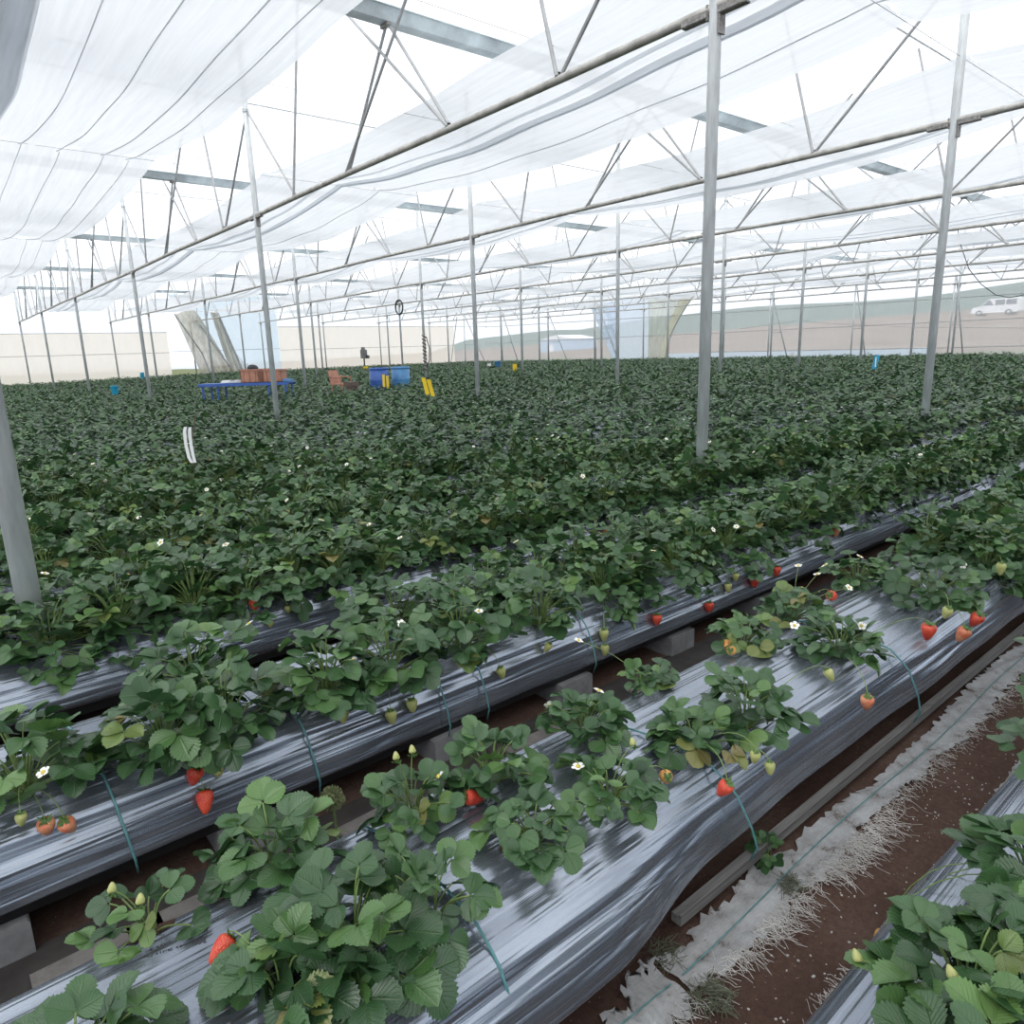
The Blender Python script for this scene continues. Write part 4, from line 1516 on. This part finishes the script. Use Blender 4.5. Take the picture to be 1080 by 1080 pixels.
t1 = net_sheet([(184, 332, 212, 394), (194, 328, 228, 396), (205, 327, 240, 396), (212, 336, 246, 392)], 'torn grey beige net hanging crumpled in the back wall opening', M['torn'], 1)
MB().tube([aty(184, 331, YT - .3), aty(213, 372, YT - .3), aty(222, 394, YT - .3)], .045, 6).build('loose_pole', M['web'], t1)
MB().tube([aty(211, 343, YT - .35), aty(228, 366, YT - .35), aty(243, 388, YT - .35)], .05, 6).build('loose_pole', M['web'], t1)
t2 = net_sheet([(221, 327, 243, 393), (226, 327, 252, 395), (229, 327, 257, 395)], 'narrow torn grey net strip along a leaning pole in the opening', M['torn'], 2)
MB().tube([aty(228, 327, YT - .4), aty(258, 395, YT - .4)], .07, 8).build('loose_pole', M['web'], t2)
t3 = net_sheet([(250, 374, 252, 394), (258, 382, 262, 394), (268, 388, 270, 393)], 'pale film heap at the foot of the leaning pole', M['wallfilm'], 3)

# ------------------------------------------------------------------ things in the field


def depth_at(u, v, z):
    p = atz(u, v, z); return p, np.linalg.norm(np.array(p) - np.array([0, 0, HC]))


# blue bench with crates
pa = np.array(atz(217, 413.5, .66)); pb = np.array(atz(307, 411, .66))
dv = pb - pa; Lb = float(np.linalg.norm(dv[:2])); ang = math.atan2(dv[1], dv[0])
root = empty('field_bench', (pa[0], pa[1], 0)); root.rotation_euler = (0, 0, ang)
tag(root, 'long low blue bench standing among the plants', 'bench')
ht = .86
mb = MB(); mb.box((Lb / 2, .0, ht), (Lb + .1, .5, .03)); mb.box((Lb / 2, -.28, ht - .03), (Lb + .1, .03, .05)); mb.box((Lb / 2, .28, ht - .03), (Lb + .1, .03, .05))
mb.build('bench_top', M['bluep'], root)
for xx in (.05, .45, Lb - .5, Lb - .05):
    for yy in (-.24, .24):
        MB().tube([(xx, yy, .0), (xx, yy, ht)], .028, 6).build('leg', M['bluep'], root)
mb = MB()
co, si = math.cos(ang), math.sin(ang)


def on_bench(s, y, z): return (pa[0] + s * co - y * si, pa[1] + s * si + y * co, z)


def crate(loc, sx, sy, sz, rz, lab, mat):
    root = empty('crate', loc); root.rotation_euler = (0, 0, rz)
    tag(root, lab, 'crate')
    mb = MB(); t = .02
    mb.box((0, 0, t / 2), (sx, sy, t))
    mb.box((0, -sy / 2 + t / 2, sz / 2), (sx, t, sz)); mb.box((0, sy / 2 - t / 2, sz / 2), (sx, t, sz))
    mb.box((-sx / 2 + t / 2, 0, sz / 2), (t, sy, sz)); mb.box((sx / 2 - t / 2, 0, sz / 2), (t, sy, sz))
    mb.build('crate_body', mat, root)
    mb = MB()
    mb.box((0, -sy / 2 - .005, sz - .02), (sx + .03, .03, .04)); mb.box((0, sy / 2 + .005, sz - .02), (sx + .03, .03, .04))
    mb.box((-sx / 2 - .005, 0, sz - .02), (.03, sy + .03, .04)); mb.box((sx / 2 + .005, 0, sz - .02), (.03, sy + .03, .04))
    for k in range(4):
        mb.box((-sx / 2 + sx * (k + .5) / 4, -sy / 2 - .008, sz / 2), (.025, .02, sz * .9))
    mb.build('rim', mat, root)


fs = 84.0
crate(on_bench(Lb * .60, 0, ht + .026), .62, .42, .34, ang, 'red brown crate on the blue bench, beside the steel post', M['red'])
crate(on_bench(Lb * .80, 0, ht + .026), .62, .42, .32, ang, 'red brown crate on the blue bench, at its outer end', M['red'])
# bag in the crate and pale trays
o = MB().lathe([(.05, 0), (.13, .03), (.15, .10), (.10, .16), (.03, .18)], on_bench(Lb * .58, 0, ht + .30), 10).build('dark_bundle', M['dark'], smooth=True)
tag(o, 'small dark bundle lying on top of the red crate', 'bundle')
for k, (s, lab) in enumerate(((.30, 'white tray lying on the blue bench near its open end'), (.40, 'white tray lying in the middle of the blue bench'), (.49, 'white tray on the blue bench touching the red crate'), (.94, 'pale blue tray at the outer end of the blue bench'))):
    mb = MB(); c = on_bench(Lb * s, 0, ht + .045)
    mb.box(c, (.38, .30, .03), ang); mb.box((c[0], c[1], c[2] + .03), (.34, .26, .03), ang)
    tag(mb.build('tray', M['white'] if k < 3 else M['bluel']), lab, 'tray')

# orange crate / seat among plants
p = atz(360, 407, .66)
root = empty('plastic_chair', (p[0], p[1], 0)); root.rotation_euler = (0, 0, .4)
tag(root, 'faded orange plastic chair standing among the plants', 'chair')
MB().box((0, 0, .72), (.42, .42, .04)).build('seat', M['red'], root)
mb = MB(); mb.add([(-.21, .19, .74), (.21, .19, .74), (.19, .27, 1.1), (-.19, .27, 1.1), (-.21, .22, .74), (.21, .22, .74), (.19, .30, 1.1), (-.19, .30, 1.1)], [(0, 1, 2, 3), (7, 6, 5, 4), (0, 4, 5, 1), (1, 5, 6, 2), (2, 6, 7, 3), (3, 7, 4, 0)])
mb.build('backrest', M['red'], root)
for sx in (-.18, .18):
    for sy in (-.18, .18):
        MB().tube([(sx, sy, .72), (sx * 1.15, sy * 1.15, 0)], .02, 6).build('leg', M['red'], root)
    MB().tube([(sx * 1.15, -.18, .74), (sx * 1.15, -.18, .9), (sx * 1.15, .22, .92)], .018, 6).build('armrest', M['red'], root)
p2 = atz(371, 405, .80)
mb = MB(); mb.box((p2[0], p2[1], .80), (.3, .25, .10), .3); mb.box((p2[0], p2[1], .72), (.22, .18, .1), .3)
tag(mb.build('harvest_basket', M['rust']), 'small brown basket next to the orange chair', 'basket')


def barrel(u, v, lab, mat, top_v, wpx):
    p, d = depth_at(u, v, .66)
    cdep = proj(p)[2]
    ztop = .66 + (v - top_v) * cdep / FPX
    r = wpx / 2 * cdep / FPX
    root = empty('barrel', (p[0], p[1], 0)); tag(root, lab, 'barrel')
    h = ztop
    prof = [(r * .95, 0), (r, .04), (r, h * .33), (r * 1.03, h * .35), (r, h * .37), (r, h * .66), (r * 1.03, h * .68), (r, h * .70), (r, h - .05)]
    MB().lathe(prof, (0, 0, 0), 20).build('drum', mat, root, True)
    MB().lathe([(r * 1.03, h - .06), (r * 1.05, h - .04), (r * 1.05, h - .01), (r * .97, h), (r * .97, h - .02)], (0, 0, 0), 20).build('rim', mat, root, True)


barrel(400.5, 405, 'dark blue barrel beside a yellow trap', M['bluep'], 388, 20)
barrel(423, 403.5, 'light blue barrel next to the dark blue one', M['bluel'], 387, 19)


def trap(u, vb, vt, wpx, gap, lab, mat, tilt=0.0, single=False, stick=True):
    p = atz(u, vb, .63 if u != 407 else .70)
    dep = proj(p)[2]; k = dep / FPX
    zt = .63 + (vb - vt) * k
    w = wpx * k
    # face the camera side of the field
    fa = math.atan2(p[1], p[0]) - PI / 2
    root = empty('insect_trap' if mat != 'white' else 'marker_strip', (p[0], p[1], 0)); root.rotation_euler = (0, 0, fa)
    g = tag(root, lab, 'insect trap' if mat != 'white' else 'marker')
    if single:
        mb = MB().box((0, 0, (zt + .63) / 2), (w, .006, zt - .63))
        mb.build('card', M[mat], root)
    else:
        cw = (w - gap * k) / 2
        for sx in (-1, 1):
            mb = MB()
            x = sx * (cw + gap * k) / 2
            dz = .02 * sx
            sh = tilt * (zt - .63)
            mb.add([(x - cw / 2 + a * sh * s, b, z) for (s, z) in ((-.5, .63 - dz), (.5, zt - dz)) for a, b in ((1, -.003), (1, .003))] +
                   [(x + cw / 2 + a * sh * s, b, z) for (s, z) in ((-.5, .63 - dz), (.5, zt - dz)) for a, b in ((1, -.003), (1, .003))],
                   [(0, 2, 6, 4), (1, 5, 7, 3), (0, 1, 3, 2), (4, 6, 7, 5), (2, 3, 7, 6), (0, 4, 5, 1)])
            mb.build('card', M[mat], root)
    if stick:
        MB().tube([(0, .01, .35), (tilt * .02, .01, zt + .04)], .008, 5).build('stick', M['rust'], root)
    return root, zt, k


trap(452, 417, 399.5, 9.5, 1.4, 'pair of yellow sticky strips standing among plants before the steel post', 'yellow', -.22)
trap(407, 406, 393, 6.5, 1.2, 'pair of yellow sticky strips between the two blue barrels', 'yellow')
trap(543, 392, 384, 4.2, 1, 'single small yellow sticky card far back in the field', 'yellow', .0, True)
trap(516, 388, 383.5, 4, 1, 'tiny white card on a stick near the light blue canister', 'white', 0, True)
trap(835.5, 378, 372.5, 5, 1, 'tiny white card at the foot of a far post', 'white', 0, True)
trap(386, 390, 386.5, 5, 1, 'tiny yellow card beside the dark blue barrel', 'yellow', 0, True)

# white marker strip on a stick
p = atz(203, 488, .60); dep = proj(p)[2]; k = dep / FPX
fa = math.atan2(p[1], p[0]) - PI / 2
root = empty('marker_strip', (p[0], p[1], 0)); root.rotation_euler = (0, 0, fa)
tag(root, 'bent white plastic strip tied on a thin stick among the plants', 'marker')
h = 38 * k; w = 9 * k
lx = [(-.42, .98), (-.5, .80), (-.5, .55), (-.42, .30), (-.22, .02)]
for (xs, nm) in (([(-.25, 1.0), (-.42, .86), (-.44, .5), (-.30, .15), (-.05, .0)], 'white_strip'), ([(.22, .98), (.10, .80), (.10, .5), (.16, .2), (.28, .0)], 'white_strip')):
    mb = MB(); n = len(xs); hw = .17 * w
    vs = []
    for (a, b) in xs:
        vs += [(a * w - hw, -.012, .60 + b * h), (a * w + hw, -.012, .60 + b * h), (a * w + hw, -.006, .60 + b * h), (a * w - hw, -.006, .60 + b * h)]
    fs_ = []
    for q in range(n - 1):
        for s in range(4):
            fs_.append((q * 4 + s, q * 4 + (s + 1) % 4, (q + 1) * 4 + (s + 1) % 4, (q + 1) * 4 + s))
    fs_ += [(0, 1, 2, 3), (4 * n - 1, 4 * n - 2, 4 * n - 3, 4 * n - 4)]
    mb.add(vs, fs_).build(nm, M['white'], root)
MB().tube([(.0, 0, .3), (.02, 0, .60 + h * .6), (.08, 0, .60 + h * 1.36)], .006, 6).build('stick', M['rust'], root)

# cyan marker, blue cup, light blue canister
p = atz(922, 389, .70 + float(gz(24, 11))); dep = proj(p)[2]; k = dep / FPX
fa = math.atan2(p[1], p[0]) - PI / 2
root = empty('marker_flag', (p[0], p[1], 0)); root.rotation_euler = (0, 0, fa)
tag(root, 'cyan marker flag on a stick near the end of the beds', 'marker')
mb = MB(); mb.add([(-1.2 * k * 2, 0, p[2]), (2 * k, 0, p[2]), (4.5 * k, 0, p[2] + 14 * k), (-.5 * k, 0, p[2] + 14 * k), (-1.2 * k * 2, .02, p[2]), (2 * k, .02, p[2]), (4.5 * k, .02, p[2] + 14 * k), (-.5 * k, .02, p[2] + 14 * k)],
                   [(0, 1, 2, 3), (7, 6, 5, 4), (0, 4, 5, 1), (1, 5, 6, 2), (2, 6, 7, 3), (3, 7, 4, 0)])
mb.build('flag', M['cyan'], root)
mb = MB().box((.9 * k, -.012, p[2] + 7 * k), (1.1 * k, .012, 10 * k)); mb.build('white_stripe', M['white'], root)
MB().tube([(0, .03, .4), (.5 * k, .03, p[2] + 12 * k)], .012, 5).build('stick', M['dark'], root)


def cup(u, v, lab, mat, hpx, wpx, name='plastic_cup', z=.66):
    p = atz(u, v, z); k = proj(p)[2] / FPX
    h, r = hpx * k, wpx * k / 2
    root = MB().lathe([(r * .75, 0), (r * .85, h * .1), (r, h * .9), (r * 1.06, h * .92), (r * 1.06, h), (r * .9, h), (r * .85, h * .8)], (0, 0, 0), 14).build(name, mat, smooth=True, loc=(p[0], p[1], p[2]))
    MB().tube([(r * .9, 0, h * .85), (r * 1.5, 0, h * .6), (r * .85, 0, h * .3)], r * .08, 5).build('handle', mat, root)
    tag(root, lab, 'container')


cup(121.5, 416, 'bright blue plastic jug standing among the plants', M['cyan'], 9, 7)
cup(150.5, 399, 'tiny blue container far back near the beige net', M['cyan'], 6, 4, 'plastic_jug', .7)
cup(525, 387, 'light blue canister far back in the field', M['bluel'], 6, 7, 'canister', .72)
# small dark machine by the back net
p = aty(384, 378, 47.0); k = proj(p)[2] / FPX
mb = MB(); mb.box((0, 0, 4.5 * k), (6 * k, .25, 9 * k)); mb.box((-.5 * k, 0, 10 * k), (3 * k, .2, 3 * k)); mb.box((3.5 * k, 0, 1.5 * k), (4 * k, .25, 3.5 * k))
mb.build('machine_case', M['concrete'])
o = bpy.data.objects['machine_case']; o.name = 'pump_unit'; o.location = (p[0], p[1], p[2])
tag(o, 'dark grey pump unit against the beige net', 'pump')
MB().tube([(0, 0, 0), (0, 0, -p[2])], .05, 6).build('stand', M['dark'], o)

# hose coil and rope bundle on posts
cx, cy = X0 + SX * 3, Y0 + SY * 3
pts = []
for q in range(0, 73):
    a = 2 * PI * q / 24
    pts.append((cx - .07 - .006 * (q // 24), cy - .13 + .33 * math.sin(a), 3.67 + .33 * math.cos(a) + .02 * (q / 72)))
tag(MB().tube(pts, .035, 6).build('hose_coil', M['dark'], smooth=True), 'dark hose coil hanging high on a far post', 'hose')
cx, cy = X0 + SX * 2, Y0 + SY * 2
zz = [atx(447.5, v, cx)[2] for v in (352, 392)]
pts = []
for q in range(60):
    t = q / 59
    pts.append((cx + .06 * math.cos(q * 1.1), cy + .06 * math.sin(q * 1.1), zz[0] + (zz[1] - zz[0]) * t))
o = MB().tube(pts, .022, 5).build('rope_bundle', M['rust'], smooth=True); tag(o, 'brown rope bundle wound around a post', 'rope')
pts = [(cx + .05, cy - .07, zz[0] - .1), (cx + .05, cy - .24, zz[0] - .5), (cx + .04, cy - .22, zz[0] - .9), (cx + .03, cy - .08, zz[0] - 1.1)]
MB().tube(pts, .02, 5).build('loose_end', M['rust'], o, True)

# hanging cable towards the end wall
xx = X0 + SX * 4.5
pl = [(1008, 225), (1012, 255), (1022, 284), (1035, 300), (1050, 311), (1065, 314), (1085, 310), (1110, 300), (1150, 285)]
pts = [atx(u, v, xx) for u, v in pl]
tag(MB().tube(pts, .012, 5).build('hanging_cable', M['dark'], smooth=True), 'dark slack cable hanging in a curve before the end wall', 'cable')
pts = [atx(u, v, X0 + SX * 7 - .3) for u, v in ((780, 347), (843, 338), (870, 341), (960, 345), (1080, 346))]
tag(MB().tube(pts, .010, 5).build('guy_wire', M['web'], smooth=True), 'thin slack wire running before the hazy end wall', 'wire')

# ------------------------------------------------------------------ outside
xs = np.array([38.0, 40, 47, 60, 75, 85, 89, 97, 101, 115, 130, 150])
zs = np.array([.1, .35, .9, 1.5, 2.45, 3.1, 3.42, 3.42, 3.9, 5.0, 6.2, 7.2])
yv = np.linspace(-30, 130, 60)
P = np.zeros((len(xs), len(yv), 3))
rr = np.random.RandomState(3)
P[..., 0] = xs[:, None]; P[..., 1] = yv[None]; P[..., 2] = zs[:, None] - .012 * np.maximum(0, yv[None] - 22) * (xs[:, None] - 38) / 40 + .12 * rr.randn(len(xs), len(yv)) * (xs[:, None] > 40)
struct(MB().grid(P).build('hill', M['hill'], smooth=True), 'bare brown hillside outside the end wall', 'hill')
xs = np.array([150, 190, 240, 300]); zs = np.array([3.0, 13.0, 17.0, 17.5])
yv = np.linspace(-60, 260, 50)
P = np.zeros((4, 50, 3)); P[..., 0] = xs[:, None]; P[..., 1] = yv[None]
P[..., 2] = zs[:, None] - .03 * np.maximum(0, yv[None] - 30) + 1.2 * np.sin(yv[None] * .05)
struct(MB().grid(P).build('hill_far', M['hillgreen'], smooth=True), 'hazy green hill rising beyond the bare slope', 'hill')
xs = np.array([-60, 37.9]); P = np.zeros((2, 20, 3)); P[..., 0] = xs[:, None]; yv = np.linspace(49.2, 140, 20); P[..., 1] = yv[None]; P[..., 2] = -.05
struct(MB().grid(P).build('ground_outside', M['verge'], smooth=True), 'open ground outside the back wall', 'ground')
P = np.zeros((2, 30, 3)); P[..., 0] = np.array([37.98, 41])[:, None]; yv = np.linspace(-10, 49, 30); P[..., 1] = yv[None]; P[..., 2] = np.array([.62, .75])[:, None] + .08 * np.sin(yv * 2.1)[None]
struct(MB().grid(P).build('ground_verge', M['verge'], smooth=True), 'grassy verge at the foot of the end wall outside', 'verge')

# white van on the track
px, py, pz = atx(1051, 333, 92)
root = empty('van', (92, py, pz)); tag(root, 'white van parked on the track outside, seen through the film', 'van')
LV = 4.45


def vy(t): return LV / 2 - t * LV       # t from the front (0) to the tail (1)


body = [(vy(0), .35), (vy(0), .78), (vy(.03), .92), (vy(.20), 1.06), (vy(.33), 1.66), (vy(.38), 1.78), (vy(.95), 1.82), (vy(.99), 1.70), (vy(1.0), .40), (vy(.97), .32), (vy(.03), .30)]
MB().prism(body, -.85, .85, 'x').build('body', M['vanwhite'], root)
for (a, b, c, d) in ((.24, .345, .385, .47), (.50, .50, .70, .70), (.73, .73, .945, .945)):
    mb = MB(); mb.prism([(vy(a), 1.12), (vy(b), 1.62), (vy(c), 1.66), (vy(d), 1.12)], -.87, -.845, 'x'); mb.build('side_window', M['glass'], root)
mb = MB(); mb.add([(-.75, vy(.205) + .015, 1.08), (.75, vy(.205) + .015, 1.08), (.72, vy(.335) + .015, 1.66), (-.72, vy(.335) + .015, 1.66)], [(0, 1, 2, 3)]); mb.build('windscreen', M['glass'], root)
for t in (.17, .80):
    for sx in (-.80, .80):
        w = MB().tube([(sx - .1, vy(t), .31), (sx + .1, vy(t), .31)], .31, 18).build('wheel', M['dark'], root, True)
        MB().tube([(sx - .115, vy(t), .31), (sx + .115, vy(t), .31)], .17, 14).build('hubcap', M['steel'], w, True)
MB().box((0, vy(-.015), .45), (1.65, .12, .22)).build('front_bumper', M['steel'], root)
MB().box((0, vy(1.01), .45), (1.65, .10, .20)).build('rear_bumper', M['steel'], root)
for sx in (-.68, .68):
    MB().box((sx, vy(.01), .78), (.3, .12, .16)).build('headlamp', M['glass'], root)
    MB().box((sx, vy(.17), 1.18), (.55 if False else .12, .16, .16)).build('mirror', M['vanwhite'], root) if False else None
MB().box((-.95, vy(.25), 1.2), (.18, .08, .16)).build('mirror', M['vanwhite'], root)

# small shed behind the far corner
px, py, pz = atx(600, 378, 60)
root = empty('shed', (60, py, 0)); tag(root, 'small pale blue shed outside beyond the far corner', 'shed')
mb = MB(); mb.box((0, 0, 1.3), (4, 5.5, 2.6)); mb.build('shed_wall', M['shedblue'], root)
mb = MB(); mb.prism([(-2.9, 2.6), (2.9, 2.6), (0, 3.1)], -2.1, 2.1, 'x'); mb.build('roof', M['vanwhite'], root)
MB().box((-2.02, 1.0, 1.0), (.05, 1.0, 2.0)).build('door', M['vanwhite'], root)

# ------------------------------------------------------------------ light
w = bpy.data.worlds.new('overcast_sky'); SC.world = w; w.use_nodes = True
nt = w.node_tree; nt.nodes.clear()
out = nt.nodes.new('ShaderNodeOutputWorld'); bg = nt.nodes.new('ShaderNodeBackground')
tc = nt.nodes.new('ShaderNodeTexCoord'); sep = nt.nodes.new('ShaderNodeSeparateXYZ')
rp = nt.nodes.new('ShaderNodeValToRGB')
nt.links.new(tc.outputs['Generated'], sep.inputs[0]); nt.links.new(sep.outputs['Z'], rp.inputs['Fac'])
el = rp.color_ramp.elements
mp_ = nt.nodes.new('ShaderNodeMapRange'); mp_.inputs['From Min'].default_value = -1.0; mp_.inputs['From Max'].default_value = 1.0
nt.links.new(sep.outputs['Z'], mp_.inputs['Value']); nt.links.new(mp_.outputs[0], rp.inputs['Fac'])
el[0].position = 0.485; el[0].color = (0.07, 0.065, 0.06, 1)
el[1].position = 0.50; el[1].color = (0.70, 0.75, 0.82, 1)
e3 = el.new(0.62); e3.color = (0.74, 0.78, 0.83, 1)
e4 = el.new(0.90); e4.color = (0.98, 0.99, 1.0, 1)
nt.links.new(rp.outputs['Color'], bg.inputs['Color'])
bg.inputs['Strength'].default_value = 1.75
nt.links.new(bg.outputs[0], out.inputs[0])
sun = bpy.data.lights.new('sun', 'SUN'); sun.energy = 0.9; sun.angle = math.radians(35); sun.color = (1.0, .97, .92)
so = bpy.data.objects.new('sun', sun); C.objects.link(so)
so.rotation_euler = (math.radians(38), math.radians(10), math.radians(-70))

SC.view_settings.view_transform = 'Standard'
SC.view_settings.look = 'None'
SC.view_settings.exposure = 0.06
SC.view_settings.gamma = 1.0
SC.view_settings.use_curve_mapping = False
cy = SC.cycles
cy.max_bounces = 7; cy.diffuse_bounces = 4; cy.glossy_bounces = 3; cy.transmission_bounces = 4
cy.transparent_max_bounces = 20
cy.use_denoising = True
cy.sample_clamp_indirect = 6
